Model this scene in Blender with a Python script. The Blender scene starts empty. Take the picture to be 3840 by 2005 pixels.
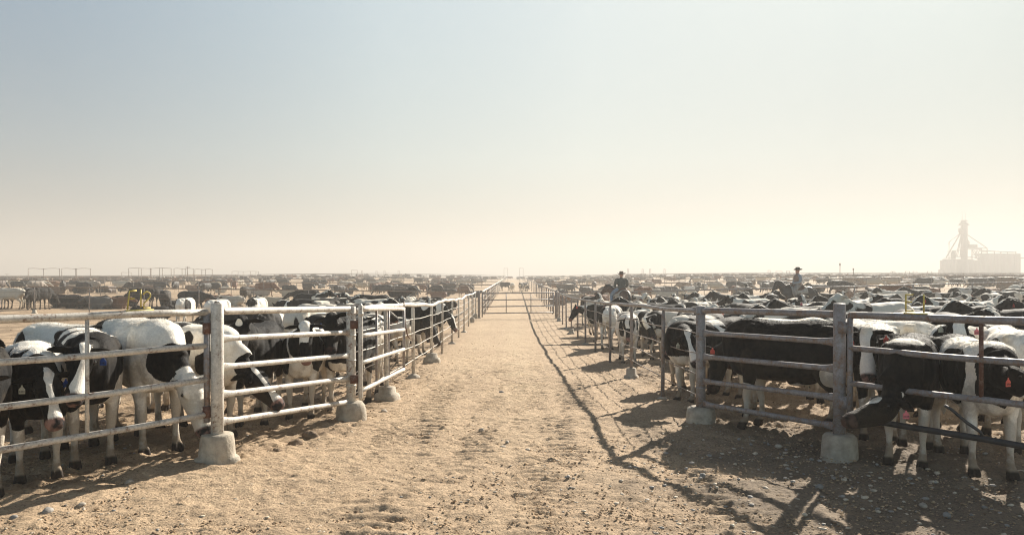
import bpy, math, random
import numpy as np
from mathutils import Vector, Matrix

SKY_G, SKY_SAT = .45, 1.0
SKY_EL = [(0, (.86, .88, .84)), (.06, (1.02, 1.05, .99)), (.15, (1.60, 1.66, 1.50)), (.36, (2.15, 2.16, 1.95)), (.6, (.40, .48, .58)), (1, (.22, .28, .38))]
SKY_AZ = [(0, (.29, .45, .68)), (.25, (.45, .62, .79)), (.42, (.84, .95, 1.02)), (.55, (.84, .93, .99)), (.70, (.54, .64, .74)), (.8, (.45, .55, .64)), (1, (.42, .52, .64))]
# ------------------------------------------------------------------ camera, sky, sun, exposure
scene = bpy.context.scene
R = math.radians
SUN_AZ, SUN_EL = 32.6, 28.0          # degrees right of the view direction, and above the horizon
F = 2800.0                           # focal length in photo pixels (photo 3840 wide)
CAM_H = 2.0
cam_d = bpy.data.cameras.new('camera'); cam = bpy.data.objects.new('camera', cam_d)
scene.collection.objects.link(cam); scene.camera = cam
cam.location = (0, 0, CAM_H); cam.rotation_euler = (R(90), 0, 0)
cam_d.sensor_width = 36; cam_d.lens = 36 * F / 3840
cam_d.shift_y = 30.5 / 3840
cam_d.clip_start = 0.1; cam_d.clip_end = 20000

world = bpy.data.worlds.new('World'); scene.world = world; world.use_nodes = True
wn = world.node_tree; wn.nodes.clear()
wout = wn.nodes.new('ShaderNodeOutputWorld'); bg = wn.nodes.new('ShaderNodeBackground')
sky = wn.nodes.new('ShaderNodeTexSky'); sky.sky_type = 'NISHITA'; sky.sun_disc = False
sky.sun_elevation = R(SUN_EL); sky.sun_rotation = R(SUN_AZ)
sky.air_density = 1.0; sky.dust_density = 1.6; sky.ozone_density = 1.2; sky.altitude = 500
# the veil of high haze evens the sky out towards the sun and the horizon; overhead it is darkened, behind the camera brightened as added fill light
gm = wn.nodes.new('ShaderNodeGamma'); gm.inputs['Gamma'].default_value = SKY_G
hs = wn.nodes.new('ShaderNodeHueSaturation'); hs.inputs['Saturation'].default_value = SKY_SAT
tc = wn.nodes.new('ShaderNodeTexCoord'); sp = wn.nodes.new('ShaderNodeSeparateXYZ'); wn.links.new(tc.outputs['Generated'], sp.inputs[0])
def wramp(sock, lo, hi, stops):
    mr = wn.nodes.new('ShaderNodeMapRange'); mr.inputs[1].default_value = lo; mr.inputs[2].default_value = hi; wn.links.new(sock, mr.inputs[0])
    r = wn.nodes.new('ShaderNodeValToRGB'); e = r.color_ramp.elements
    while len(e) < len(stops): e.new(.5)
    for el, (p, c) in zip(e, stops): el.position = p; el.color = (*c, 1)
    wn.links.new(mr.outputs[0], r.inputs[0]); return r.outputs[0]
def wmul(a, b):
    m = wn.nodes.new('ShaderNodeVectorMath'); m.operation = 'MULTIPLY'; wn.links.new(a, m.inputs[0]); wn.links.new(b, m.inputs[1]); return m.outputs[0]
wn.links.new(sky.outputs[0], gm.inputs['Color']); wn.links.new(gm.outputs[0], hs.inputs['Color'])
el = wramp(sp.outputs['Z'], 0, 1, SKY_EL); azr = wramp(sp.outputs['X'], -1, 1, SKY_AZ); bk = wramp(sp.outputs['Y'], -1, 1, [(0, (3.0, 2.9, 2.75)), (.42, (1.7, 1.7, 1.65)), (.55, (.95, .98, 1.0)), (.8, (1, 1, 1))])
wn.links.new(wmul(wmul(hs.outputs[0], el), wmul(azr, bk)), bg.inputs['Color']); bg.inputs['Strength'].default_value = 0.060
wn.links.new(bg.outputs[0], wout.inputs['Surface'])

sun_d = bpy.data.lights.new('sun', 'SUN'); sun = bpy.data.objects.new('sun', sun_d)
scene.collection.objects.link(sun)
sun_d.energy = 5.0; sun_d.angle = R(0.55); sun_d.color = (1.0, 0.92, 0.80)
_a, _e = R(SUN_AZ), R(SUN_EL)
sun_dir = Vector((math.sin(_a) * math.cos(_e), math.cos(_a) * math.cos(_e), math.sin(_e)))
sun.rotation_euler = sun_dir.to_track_quat('Z', 'Y').to_euler()
scene.view_settings.view_transform = 'Standard'; scene.view_settings.look = 'None'
scene.view_settings.exposure = 1.45; scene.view_settings.gamma = 1.0
scene.cycles.volume_bounces = 1
scene.cycles.max_bounces = 8
scene.cycles.filter_width = 1.15
scene.cycles.use_denoising = True

rng = np.random.default_rng(7); random.seed(7)
C = scene.collection

# ------------------------------------------------------------------ terrain height
_AY = [-200, 8, 10.5, 13, 15.4, 20.8, 25, 29.5, 33, 60, 120, 250, 450, 3500, 9000]
_AZ = [0, 0, -.10, -.18, -.22, -.38, -.46, -.55, -.60, -.60, -.60, -.25, 0.0, 0.0, 0.0]
def gz(X, Y):
    X = np.asarray(X, float); Y = np.asarray(Y, float)
    a = np.interp(Y, _AY, _AZ)
    ramp = np.clip((Y - 12) / 33, 0, 1)
    r = np.minimum(np.maximum(X - 7, 0) * .025, .95)
    l = np.minimum(np.maximum(-X - 3, 0) * .012, .5)
    far = np.clip((Y - 90) / 120, 0, 1) * np.clip((X - 20) / 60, 0, 1) * .55
    farl = np.exp(-((Y - 260) / 110) ** 2) * np.exp(-((X + 45) / 60) ** 2) * .9
    e = .13 * np.clip((X - 5.5) / 5, 0, 1) * np.clip((Y - 10.5) / 5, 0, 1) * np.clip((46 - Y) / 18, 0, 1)
    return a + (r + l) * ramp + far + farl + e
def g1(x, y): return float(gz(x, y))
def P(px, py, Y):                       # a photo pixel at depth Y -> a point in the place
    return Vector(((px - 1920) * Y / F, Y, CAM_H - (py - 1033) * Y / F))

# ------------------------------------------------------------------ helpers
def tag(o, label=None, cat=None, group=None, kind=None):
    if label: o['label'] = label
    if cat: o['category'] = cat
    if group: o['group'] = group
    if kind: o['kind'] = kind
    return o
def empty(name, loc=(0, 0, 0), rz=0.0, parent=None):
    o = bpy.data.objects.new(name, None); C.objects.link(o)
    o.empty_display_size = .2; o.location = loc; o.rotation_euler = (0, 0, rz); o.parent = parent
    return o
def add_mesh(name, V, Fc, mats=(), parent=None, smooth=True, midx=None):
    me = bpy.data.meshes.new(name)
    me.from_pydata([tuple(v) for v in V], [], [tuple(f) for f in Fc])
    for m in (mats if isinstance(mats, (list, tuple)) else [mats]): me.materials.append(m)
    if midx is not None: me.polygons.foreach_set('material_index', np.asarray(midx, dtype=np.int32))
    me.polygons.foreach_set('use_smooth', [smooth] * len(me.polygons)); me.update()
    o = bpy.data.objects.new(name, me); C.objects.link(o); o.parent = parent
    return o
def copy_tree(o, parent=None):
    c = o.copy(); C.objects.link(c); c.parent = parent
    for ch in list(o.children): copy_tree(ch, c)
    return c
class MB:                                # collects shapes for ONE mesh
    def __init__(s): s.V = []; s.F = []; s.M = []; s.mi = 0
    def add(s, V, Fc):
        b = len(s.V); s.V += [tuple(v) for v in V]; s.F += [tuple(i + b for i in f) for f in Fc]
        s.M += [s.mi] * len(Fc); return s
    def tube(s, pts, rad, n=10, rb=None, up=(0, 0, 1), caps=True):
        pts = np.asarray([tuple(p) for p in pts], float); N = len(pts)
        ra = np.full(N, rad) if np.isscalar(rad) else np.asarray(rad, float)
        rb_ = ra if rb is None else (np.full(N, rb) if np.isscalar(rb) else np.asarray(rb, float))
        T = np.gradient(pts, axis=0); T /= np.linalg.norm(T, axis=1)[:, None] + 1e-9
        V = []
        for i in range(N):
            t = T[i]; u = np.array(up, float)
            if abs(np.dot(u, t)) > .95: u = np.array([1., 0, 0]) if abs(t[0]) < .9 else np.array([0, 1., 0])
            sd = np.cross(u, t); sd /= np.linalg.norm(sd); uu = np.cross(t, sd)
            for k in range(n):
                a = 2 * math.pi * k / n
                V.append(pts[i] + sd * math.cos(a) * ra[i] + uu * math.sin(a) * rb_[i])
        Fc = [(i * n + k, i * n + (k + 1) % n, (i + 1) * n + (k + 1) % n, (i + 1) * n + k) for i in range(N - 1) for k in range(n)]
        if caps: Fc += [tuple(range(n - 1, -1, -1)), tuple((N - 1) * n + k for k in range(n))]
        return s.add(V, Fc)
    def box(s, c, size, rz=0.0):
        V = []; cz, sz = math.cos(rz), math.sin(rz)
        for x in (-.5, .5):
            for y in (-.5, .5):
                for z in (-.5, .5):
                    X, Y_ = x * size[0], y * size[1]
                    V.append((c[0] + X * cz - Y_ * sz, c[1] + X * sz + Y_ * cz, c[2] + z * size[2]))
        return s.add(V, [(0, 1, 3, 2), (4, 6, 7, 5), (0, 4, 5, 1), (2, 3, 7, 6), (0, 2, 6, 4), (1, 5, 7, 3)])
    def build(s, name, mats, parent=None, smooth=True): return add_mesh(name, s.V, s.F, mats, parent, smooth, s.M)

def vnoise(P3, seed=0):                  # smooth value noise, numpy
    P3 = np.asarray(P3, float); i = np.floor(P3).astype(np.int64); f = P3 - i; f = f * f * (3 - 2 * f)
    def h(a, b, c):
        n = (a * 374761393 + b * 668265263 + c * 2147483647 + seed * 1274126177) & 0xffffffff
        n = ((n ^ (n >> 13)) * 1274126177) & 0xffffffff
        return ((n ^ (n >> 16)) & 0xffff) / 65535.0
    r = 0
    for dx in (0, 1):
        for dy in (0, 1):
            for dz in (0, 1):
                w = (f[:, 0] if dx else 1 - f[:, 0]) * (f[:, 1] if dy else 1 - f[:, 1]) * (f[:, 2] if dz else 1 - f[:, 2])
                r = r + w * h(i[:, 0] + dx, i[:, 1] + dy, i[:, 2] + dz)
    return r * 2 - 1
def fbm(P3, seed=0, octv=4):
    s = 0; a = 1.0; q = np.asarray(P3, float)
    for o in range(octv): s = s + a * vnoise(q, seed + o); a *= .5; q = q * 2.03 + 7.1
    return s

# ------------------------------------------------------------------ material helpers
def new_mat(name):
    m = bpy.data.materials.new(name); m.use_nodes = True; nt = m.node_tree; nt.nodes.clear()
    out = nt.nodes.new('ShaderNodeOutputMaterial'); p = nt.nodes.new('ShaderNodeBsdfPrincipled')
    nt.links.new(p.outputs[0], out.inputs['Surface']); return m, nt, p
def nd(nt, typ, **kw):
    n = nt.nodes.new(typ)
    for k, v in kw.items():
        if k in n.inputs: n.inputs[k].default_value = v
        else: setattr(n, k, v)
    return n
def noise(nt, vec, scale, detail=3, rough=.55, dist=0.0):
    n = nd(nt, 'ShaderNodeTexNoise', Scale=scale, Detail=detail, Roughness=rough, Distortion=dist)
    if vec is not None: nt.links.new(vec, n.inputs['Vector'])
    return n.outputs['Fac']
def ramp(nt, fac, stops):
    n = nt.nodes.new('ShaderNodeValToRGB'); e = n.color_ramp.elements
    while len(e) < len(stops): e.new(0.5)
    for el, (p, c) in zip(e, stops): el.position = p; el.color = (*c, 1) if len(c) == 3 else c
    nt.links.new(fac, n.inputs[0]); return n.outputs[0]
def mixc(nt, fac, a, b):
    n = nt.nodes.new('ShaderNodeMix'); n.data_type = 'RGBA'
    for s, v in ((n.inputs['Factor'], fac), (n.inputs['A'], a), (n.inputs['B'], b)):
        if isinstance(v, (tuple, list)): s.default_value = (*v, 1) if len(v) == 3 else v
        elif isinstance(v, (int, float)): s.default_value = v
        else: nt.links.new(v, s)
    # colour sockets share names with float ones: make sure the colour ones are linked
    return n
def cmix(nt, fac, a, b):
    n = nt.nodes.new('ShaderNodeMix'); n.data_type = 'RGBA'
    ins = {i.identifier: i for i in n.inputs}
    for idn, v in (('Factor_Float', fac), ('A_Color', a), ('B_Color', b)):
        s = ins[idn]
        if isinstance(v, (tuple, list)): s.default_value = (*v, 1) if len(v) == 3 else v
        elif isinstance(v, (int, float)): s.default_value = v
        else: nt.links.new(v, s)
    return [o for o in n.outputs if o.identifier == 'Result_Color'][0]
def mth(nt, op, a, b=None, c=None, clamp=False):
    n = nt.nodes.new('ShaderNodeMath'); n.operation = op; n.use_clamp = clamp
    for i, v in enumerate((a, b, c)):
        if v is None: continue
        if isinstance(v, (int, float)): n.inputs[i].default_value = v
        else: nt.links.new(v, n.inputs[i])
    return n.outputs[0]
def sstep(nt, v, lo, hi):
    n = nt.nodes.new('ShaderNodeMapRange'); n.interpolation_type = 'SMOOTHSTEP'
    nt.links.new(v, n.inputs[0]); n.inputs[1].default_value = lo; n.inputs[2].default_value = hi
    return n.outputs[0]
def bump(nt, p, h, strength=.5, dist=.01):
    b = nd(nt, 'ShaderNodeBump', Strength=strength, Distance=dist)
    nt.links.new(h, b.inputs['Height']); nt.links.new(b.outputs[0], p.inputs['Normal'])
def ocoord(nt): return nt.nodes.new('ShaderNodeTexCoord').outputs['Object']
def simple(name, col, rough=.6, metal=0.0, var=.25, scale=8, bumpd=0.0):
    m, nt, p = new_mat(name); co = ocoord(nt); f = noise(nt, co, scale, 4)
    d = tuple(c * (1 - var) for c in col); l = tuple(min(1, c * (1 + var)) for c in col)
    nt.links.new(ramp(nt, f, [(.3, d), (.7, l)]), p.inputs['Base Color'])
    p.inputs['Roughness'].default_value = rough; p.inputs['Metallic'].default_value = metal
    if bumpd: bump(nt, p, noise(nt, co, scale * 4, 4), .6, bumpd)
    return m
# ------------------------------------------------------------------ materials
def dirt_mat():
    m, nt, p = new_mat('dry_dirt'); co = ocoord(nt)
    big = noise(nt, co, .35, 5, .6); mid = noise(nt, co, 3.5, 5, .65); fine = noise(nt, co, 38, 5, .7)
    c = ramp(nt, big, [(.30, (.38, .275, .180)), (.5, (.46, .338, .224)), (.72, (.53, .398, .266))])
    c2 = ramp(nt, mid, [(.30, (.29, .206, .130)), (.60, (.51, .378, .248))])
    col = cmix(nt, .5, c, c2)
    dk = ramp(nt, fine, [(.34, (.30, .28, .26)), (.48, (.95, .95, .95)), (.70, (1.22, 1.2, 1.17))])
    mul = nt.nodes.new('ShaderNodeMix'); mul.data_type = 'RGBA'; mul.blend_type = 'MULTIPLY'
    ins = {i.identifier: i for i in mul.inputs}; ins['Factor_Float'].default_value = .8
    nt.links.new(col, ins['A_Color']); nt.links.new(dk, ins['B_Color'])
    res = [o for o in mul.outputs if o.identifier == 'Result_Color'][0]
    # manure darkened ground inside the pens
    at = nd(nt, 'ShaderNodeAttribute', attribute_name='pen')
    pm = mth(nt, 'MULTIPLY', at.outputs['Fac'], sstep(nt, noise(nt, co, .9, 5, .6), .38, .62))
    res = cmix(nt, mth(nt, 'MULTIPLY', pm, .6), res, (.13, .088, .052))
    grv = nd(nt, 'ShaderNodeAttribute', attribute_name='gravel_shade'); res = cmix(nt, mth(nt, 'MULTIPLY', grv.outputs['Fac'], .62), res, (.085, .072, .058))  # greyer gravel, with the shade before the right gate also painted into its colour
    dst = nd(nt, 'ShaderNodeAttribute', attribute_name='dust'); res = cmix(nt, mth(nt, 'MULTIPLY', dst.outputs['Fac'], .6), res, (.50, .385, .25))
    # pale pebbles pressed into the surface
    vo = nd(nt, 'ShaderNodeTexVoronoi', Scale=11.0); nt.links.new(co, vo.inputs['Vector'])
    sel = nd(nt, 'ShaderNodeSeparateColor'); nt.links.new(vo.outputs['Color'], sel.inputs[0])
    peb = mth(nt, 'MULTIPLY', sstep(nt, vo.outputs['Distance'], .24, .14), mth(nt, 'GREATER_THAN', sel.outputs[0], .86))
    res = cmix(nt, mth(nt, 'MULTIPLY', peb, .7), res, (.42, .36, .28))
    nt.links.new(res, p.inputs['Base Color']); p.inputs['Roughness'].default_value = .93
    p.inputs['Specular IOR Level'].default_value = .25
    h = mth(nt, 'ADD', mth(nt, 'MULTIPLY', noise(nt, co, 14, 6, .7), .6), mth(nt, 'ADD', mth(nt, 'MULTIPLY', fine, .35), mth(nt, 'MULTIPLY', peb, .35)))
    bump(nt, p, h, 1.0, .05); return m
def steel_mat(name, white=.5, rust=(.105, .050, .030), pale=(.60, .56, .50)):
    m, nt, p = new_mat(name); co = ocoord(nt)
    f = mth(nt, 'ADD', mth(nt, 'MULTIPLY', noise(nt, co, 7, 6, .72, .4), .6), mth(nt, 'MULTIPLY', noise(nt, co, 45, 4, .7), .4))
    t = 1 - white
    c = ramp(nt, f, [(max(.02, t - .14), rust), (t - .03, (.22, .15, .115)), (t + .03, tuple(x * .66 for x in pale)), (min(.98, t + .18), pale)])
    nt.links.new(c, p.inputs['Base Color'])
    r = ramp(nt, f, [(t - .1, (.75,) * 3), (t + .15, (.38,) * 3)]); nt.links.new(r, p.inputs['Roughness'])
    p.inputs['Metallic'].default_value = .05
    bump(nt, p, noise(nt, co, 40, 4), .35, .004); return m
M = {}
M['dirt'] = dirt_mat()
M['pale_steel'] = steel_mat('weathered_white_steel', .57, (.17, .085, .055), (.66, .62, .55))
M['grey_steel'] = steel_mat('weathered_grey_steel', .54, (.085, .050, .040), (.30, .285, .285))
M['rust'] = steel_mat('rusty_steel', .36, (.11, .045, .028), (.26, .20, .17))
M['thin_steel'] = steel_mat('thin_steel', .5, (.12, .075, .05), (.36, .32, .27))
M['concrete'] = simple('rough_concrete', (.36, .315, .25), .9, 0, .3, 9, .02)
M['yellow'] = simple('chipped_yellow_paint', (.50, .40, .10), .55, 0, .45, 30)
M['rubber'] = simple('black_rubber_bar', (.03, .03, .032), .6, 0, .3, 12)
M['stone'] = simple('river_stone', (.36, .31, .25), .8, 0, .4, 14, .006)
M['stone_b'] = simple('grey_stone', (.24, .225, .205), .8, 0, .4, 12, .006)
M['clod'] = simple('dry_clod', (.17, .118, .075), .95, 0, .3, 20, .03)

def coat_mat(name, herd):
    m, nt, p = new_mat(name); co = ocoord(nt)
    info = nt.nodes.new('ShaderNodeObjectInfo')
    pf = nd(nt, 'ShaderNodeAttribute', attribute_name='pf').outputs['Fac']
    nose = nd(nt, 'ShaderNodeAttribute', attribute_name='nose').outputs['Fac']
    sep = nt.nodes.new('ShaderNodeSeparateXYZ'); rest = nd(nt, 'ShaderNodeAttribute', attribute_name='rest')
    nt.links.new(rest.outputs['Vector'], sep.inputs[0]); z = sep.outputs['Z']
    fur = noise(nt, co, 55, 3, .6)
    if herd:
        off = nt.nodes.new('ShaderNodeVectorMath'); off.operation = 'ADD'
        cmb = nt.nodes.new('ShaderNodeCombineXYZ')
        for i, k in enumerate((61.0, 37.0, 83.0)): nt.links.new(mth(nt, 'MULTIPLY', info.outputs['Random'], k), cmb.inputs[i])
        nt.links.new(rest.outputs['Vector'], off.inputs[0]); nt.links.new(cmb.outputs[0], off.inputs[1])
        n = noise(nt, off.outputs[0], 1.55, 1.5, .5, .35)
        # v > 0 is dark; alpha = share of white in the coat
        v = mth(nt, 'SUBTRACT', mth(nt, 'ADD', n, mth(nt, 'MULTIPLY', pf, .17)), info.outputs['Alpha'])
        v = mth(nt, 'ADD', v, mth(nt, 'MULTIPLY', mth(nt, 'SUBTRACT', fur, .5), .05))
        dark = sstep(nt, v, -.008, .008)
        base = cmix(nt, dark, (.68, .625, .53), info.outputs['Color'])
    else:
        v = mth(nt, 'ADD', pf, mth(nt, 'MULTIPLY', mth(nt, 'SUBTRACT', noise(nt, co, 16, 4, .65), .5), .18))
        v = mth(nt, 'ADD', v, mth(nt, 'MULTIPLY', mth(nt, 'SUBTRACT', noise(nt, co, 75, 2, .6), .5), .14))
        dark = sstep(nt, v, -.03, .03)
        blk = ramp(nt, noise(nt, co, 4, 3), [(.35, (.0035, .0033, .0036)), (.7, (.0095, .0085, .008))])
        wht = ramp(nt, noise(nt, co, 3, 4), [(.28, (.68, .60, .48)), (.5, (.82, .78, .70))])
        base = cmix(nt, dark, wht, blk)
    tone = ramp(nt, fur, [(.3, (.8, .8, .8)), (.7, (1.1, 1.1, 1.1))])
    mul = nt.nodes.new('ShaderNodeMix'); mul.data_type = 'RGBA'; mul.blend_type = 'MULTIPLY'
    ins = {i.identifier: i for i in mul.inputs}; ins['Factor_Float'].default_value = .7
    nt.links.new(base, ins['A_Color']); nt.links.new(tone, ins['B_Color'])
    base = [o for o in mul.outputs if o.identifier == 'Result_Color'][0]
    # mud on the lower legs, dark hooves, bare nose
    dn = mth(nt, 'ADD', z, mth(nt, 'MULTIPLY', mth(nt, 'SUBTRACT', noise(nt, co, 11, 4, .6), .5), .55))
    mud = mth(nt, 'MULTIPLY', sstep(nt, dn, .34, .10), .8)
    base = cmix(nt, mud, base, (.17, .115, .07))
    stain = sstep(nt, mth(nt, 'ADD', z, mth(nt, 'MULTIPLY', mth(nt, 'SUBTRACT', noise(nt, co, 3.2, 5, .65), .5), 2.6)), .95, .62)
    base = cmix(nt, mth(nt, 'MULTIPLY', stain, mth(nt, 'SUBTRACT', .42, mth(nt, 'MULTIPLY', dark, .30))), base, (.20, .145, .085))
    dusty = sstep(nt, noise(nt, co, 2.1, 5, .7), .46, .66); base = cmix(nt, mth(nt, 'MULTIPLY', dusty, mth(nt, 'SUBTRACT', .14, mth(nt, 'MULTIPLY', dark, .105))), base, (.42, .33, .22))
    base = cmix(nt, sstep(nt, z, .105, .07), base, (.035, .026, .02))
    pinkn = ramp(nt, noise(nt, co, 9, 2), [(.42, (.02, .017, .017)), (.58, (.26, .15, .12))])
    base = cmix(nt, nose, base, pinkn)
    nt.links.new(base, p.inputs['Base Color'])
    p.inputs['Roughness'].default_value = .75; p.inputs['Specular IOR Level'].default_value = .12
    p.inputs['Sheen Weight'].default_value = .03; p.inputs['Sheen Roughness'].default_value = .4
    st = nt.nodes.new('ShaderNodeMapping'); st.inputs['Scale'].default_value = (30, 90, 60)
    nt.links.new(co, st.inputs['Vector'])
    bump(nt, p, mth(nt, 'ADD', noise(nt, st.outputs[0], 1.0, 3, .6), mth(nt, 'MULTIPLY', noise(nt, co, 7, 3), 1.3)), .55, .012)
    return m
M['coat'] = coat_mat('cattle_coat', False)
M['coat_herd'] = coat_mat('cattle_coat_varied', True)
M['eye'] = simple('dark_eye', (.012, .009, .008), .12, 0, .1)
# ------------------------------------------------------------------ cattle
def crom(A, sub):
    A = np.asarray(A, float); n = len(A); out = []
    for i in range(n - 1):
        p0 = A[max(i - 1, 0)]; p1 = A[i]; p2 = A[i + 1]; p3 = A[min(i + 2, n - 1)]
        for k in range(sub):
            t = k / sub
            out.append(.5 * ((2 * p1) + (-p0 + p2) * t + (2 * p0 - 5 * p1 + 4 * p2 - p3) * t * t + (-p0 + 3 * p1 - 3 * p2 + p3) * t ** 3))
    out.append(A[-1]); return np.array(out)
def loft(mb, pts, ra, rb, up=(0, 0, 1), n=18, sub=3, power=2.0, taper=0.0):
    A = np.column_stack([np.asarray([tuple(p) for p in pts], float), ra, rb]); A = crom(A, sub)
    # rounded ends
    P_ = A[:, :3]; t0 = P_[0] - P_[1]; t0 /= np.linalg.norm(t0); t1 = P_[-1] - P_[-2]; t1 /= np.linalg.norm(t1)
    def cap(row, t, rev):
        rows = []
        for a in (.35, .7, .93):
            k = math.sqrt(max(0, 1 - a * a)); r = row.copy(); r[:3] = r[:3] + t * a * min(row[3], row[4]) * .7; r[3] *= k; r[4] *= k; rows.append(r)
        return rows[::-1] if rev else rows
    A = np.array(cap(A[0], t0, True) + list(A) + cap(A[-1], t1, False))
    P_ = A[:, :3]; T = np.gradient(P_, axis=0); T /= np.linalg.norm(T, axis=1)[:, None] + 1e-9
    V = []; N = len(A)
    for i in range(N):
        t = T[i]; u = np.array(up, float); sd = np.cross(u, t); sd /= np.linalg.norm(sd) + 1e-9; uu = np.cross(t, sd)
        for k in range(n):
            a = 2 * math.pi * k / n; c, s = math.cos(a), math.sin(a)
            c = math.copysign(abs(c) ** (2 / power), c); s = math.copysign(abs(s) ** (2 / power), s)
            V.append(P_[i] + sd * c * A[i, 3] * (1 - taper * s) + uu * s * A[i, 4])
    Fc = [(i * n + k, i * n + (k + 1) % n, (i + 1) * n + (k + 1) % n, (i + 1) * n + k) for i in range(N - 1) for k in range(n)]
    Fc += [tuple(range(n - 1, -1, -1)), tuple((N - 1) * n + k for k in range(n))]
    mb.add(V, Fc)
def ball(mb, c, r, n=12):
    c = np.array(c, float); r = np.array(r if hasattr(r, '__len__') else (r, r, r), float)
    loft(mb, [c - (r[0] * .4, 0, 0), c, c + (r[0] * .4, 0, 0)], [r[1] * .9, r[1], r[1] * .9], [r[2] * .9, r[2], r[2] * .9], n=n, sub=1)
def remeshed(mb, voxel, it=3, fac=.5):
    me = bpy.data.meshes.new('tmp'); me.from_pydata([tuple(v) for v in mb.V], [], mb.F)
    o = bpy.data.objects.new('tmp', me); C.objects.link(o)
    r = o.modifiers.new('r', 'REMESH'); r.mode = 'VOXEL'; r.voxel_size = voxel; r.use_smooth_shade = True
    s = o.modifiers.new('s', 'SMOOTH'); s.factor = fac; s.iterations = it
    dg = bpy.context.evaluated_depsgraph_get(); res = bpy.data.meshes.new_from_object(o.evaluated_get(dg))
    bpy.data.objects.remove(o); bpy.data.meshes.remove(me)
    V = np.empty(len(res.vertices) * 3); res.vertices.foreach_get('co', V); return res, V.reshape(-1, 3)
def nrm(v): v = np.asarray(v, float); return v / (np.linalg.norm(v) + 1e-9)

TORSO = [(-.83, 1.32, 1.04, .15), (-.76, 1.40, .90, .235), (-.62, 1.44, .80, .28), (-.45, 1.45, .745, .30), (-.2, 1.43, .68, .315),
         (.1, 1.415, .645, .325), (.32, 1.425, .645, .30), (.48, 1.45, .655, .27), (.62, 1.43, .67, .225), (.74, 1.38, .71, .175), (.82, 1.28, .79, .11)]
def cow_shape(poll, D, step=None, voxel=.016, lying=False, tail_swing=0.0, ears=0.0, seed=0, HS=1.16):
    """poll and head direction D in the animal's own space (x forward, y left, z up), metres, withers 1.45."""
    mb = MB(); r = random.Random(seed); dz = -.60 if lying else 0.0
    T = np.array(TORSO); fat = 1.06 if lying else 1.0
    loft(mb, [(x, 0, (a + b) / 2 + dz) for x, a, b, w in T], T[:, 3] * fat, (T[:, 1] - T[:, 2]) / 2, n=26, power=2.55, taper=.03)
    for s in (1, -1):
        ball(mb, (-.52, s * .185, 1.335 + dz), (.13, .085, .075)); ball(mb, (-.765, s * .10, 1.25 + dz), (.08, .06, .08))
        ball(mb, (.42, s * .19, 1.16 + dz), (.16, .11, .24))          # shoulder blade
    if not lying:
        step = step or [(0, 0)] * 4
        for i, s in enumerate((1, -1)):                                # fore legs
            dx, dy = step[i]
            loft(mb, [(.46, s * .17, 1.02), (.45, s * .195, .80), (.455 + dx * .3, s * .185 + dy * .3, .62), (.475 + dx * .6, s * .175 + dy * .6, .44),
                      (.465 + dx * .8, s * .172 + dy * .8, .37), (.462 + dx * .9, s * .17 + dy, .25), (.465 + dx, s * .17 + dy, .145), (.49 + dx, s * .17 + dy, .085)],
                 [.115, .09, .062, .052, .042, .033, .041, .043], [.15, .12, .078, .056, .045, .036, .043, .048], up=(1, 0, 0))
            for k in (1, -1):
                loft(mb, [(.50 + dx, s * .17 + dy + k * .028, .085), (.515 + dx, s * .17 + dy + k * .031, .045), (.525 + dx, s * .17 + dy + k * .033, .004)],
                     [.024, .029, .032], [.042, .054, .062], up=(1, 0, 0), n=10)
        for i, s in enumerate((1, -1)):                                # hind legs
            dx, dy = step[2 + i]
            loft(mb, [(-.56, s * .145, 1.20), (-.55, s * .18, 1.02), (-.50 + dx * .1, s * .195, .86), (-.54 + dx * .3, s * .185 + dy * .3, .70), (-.655 + dx * .6, s * .168 + dy * .6, .56),
                      (-.70 + dx * .8, s * .16 + dy * .8, .46), (-.685 + dx * .9, s * .158 + dy, .32), (-.675 + dx, s * .158 + dy, .155), (-.65 + dx, s * .158 + dy, .085)],
                 [.10, .125, .115, .075, .046, .044, .036, .043, .045], [.20, .225, .19, .125, .075, .058, .042, .046, .05], up=(1, 0, 0))
            for k in (1, -1):
                loft(mb, [(-.64 + dx, s * .158 + dy + k * .028, .085), (-.625 + dx, s * .158 + dy + k * .031, .045), (-.615 + dx, s * .158 + dy + k * .033, .004)],
                     [.024, .029, .032], [.042, .054, .062], up=(1, 0, 0), n=10)
        loft(mb, [(-.30, 0, .74), (-.12, 0, .66), (.0, 0, .64)], [.10, .07, .04], [.10, .07, .04])                     # belly fold
        tw = tail_swing
        loft(mb, [(-.76, 0, 1.36), (-.84, .0, 1.29), (-.875, tw * .3, 1.08), (-.88, tw * .7, .86), (-.88, tw, .70), (-.88, tw * 1.1, .52), (-.87, tw * 1.1, .42)],
             [.045, .036, .024, .019, .028, .042, .012], [.04, .034, .024, .019, .028, .042, .012], up=(1, 0, 0), n=10)
    else:
        for s in (1, -1):
            loft(mb, [(-.62, s * .20, .44), (-.38, s * .31, .30), (-.22, s * .36, .16), (-.42, s * .38, .07), (-.62, s * .37, .055)], [.16, .14, .09, .06, .045], [.2, .17, .10, .06, .04])
            loft(mb, [(.48, s * .18, .42), (.62, s * .22, .20), (.70, s * .22, .09), (.52, s * .24, .06), (.36, s * .24, .05)], [.12, .09, .07, .05, .045], [.14, .10, .07, .05, .04])
        loft(mb, [(-.80, 0, .78), (-.88, .05, .62), (-.86, .18, .30), (-.72, .34, .10)], [.04, .03, .022, .03], [.04, .03, .022, .03], up=(1, 0, 0), n=8)
    # neck
    poll = np.asarray(poll, float); D = nrm(D)
    zc = poll[2]; base = np.array([.50, 0, 1.12 + dz]); wither = np.array([.28, 0, 1.16 + dz])
    U = np.array([0, 0, 1.]) - D * D[2]
    if np.linalg.norm(U) < .25: U = np.array([-1., 0, 0]) * (1 if D[2] < 0 else -1); U = U - D * np.dot(U, D)
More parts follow.
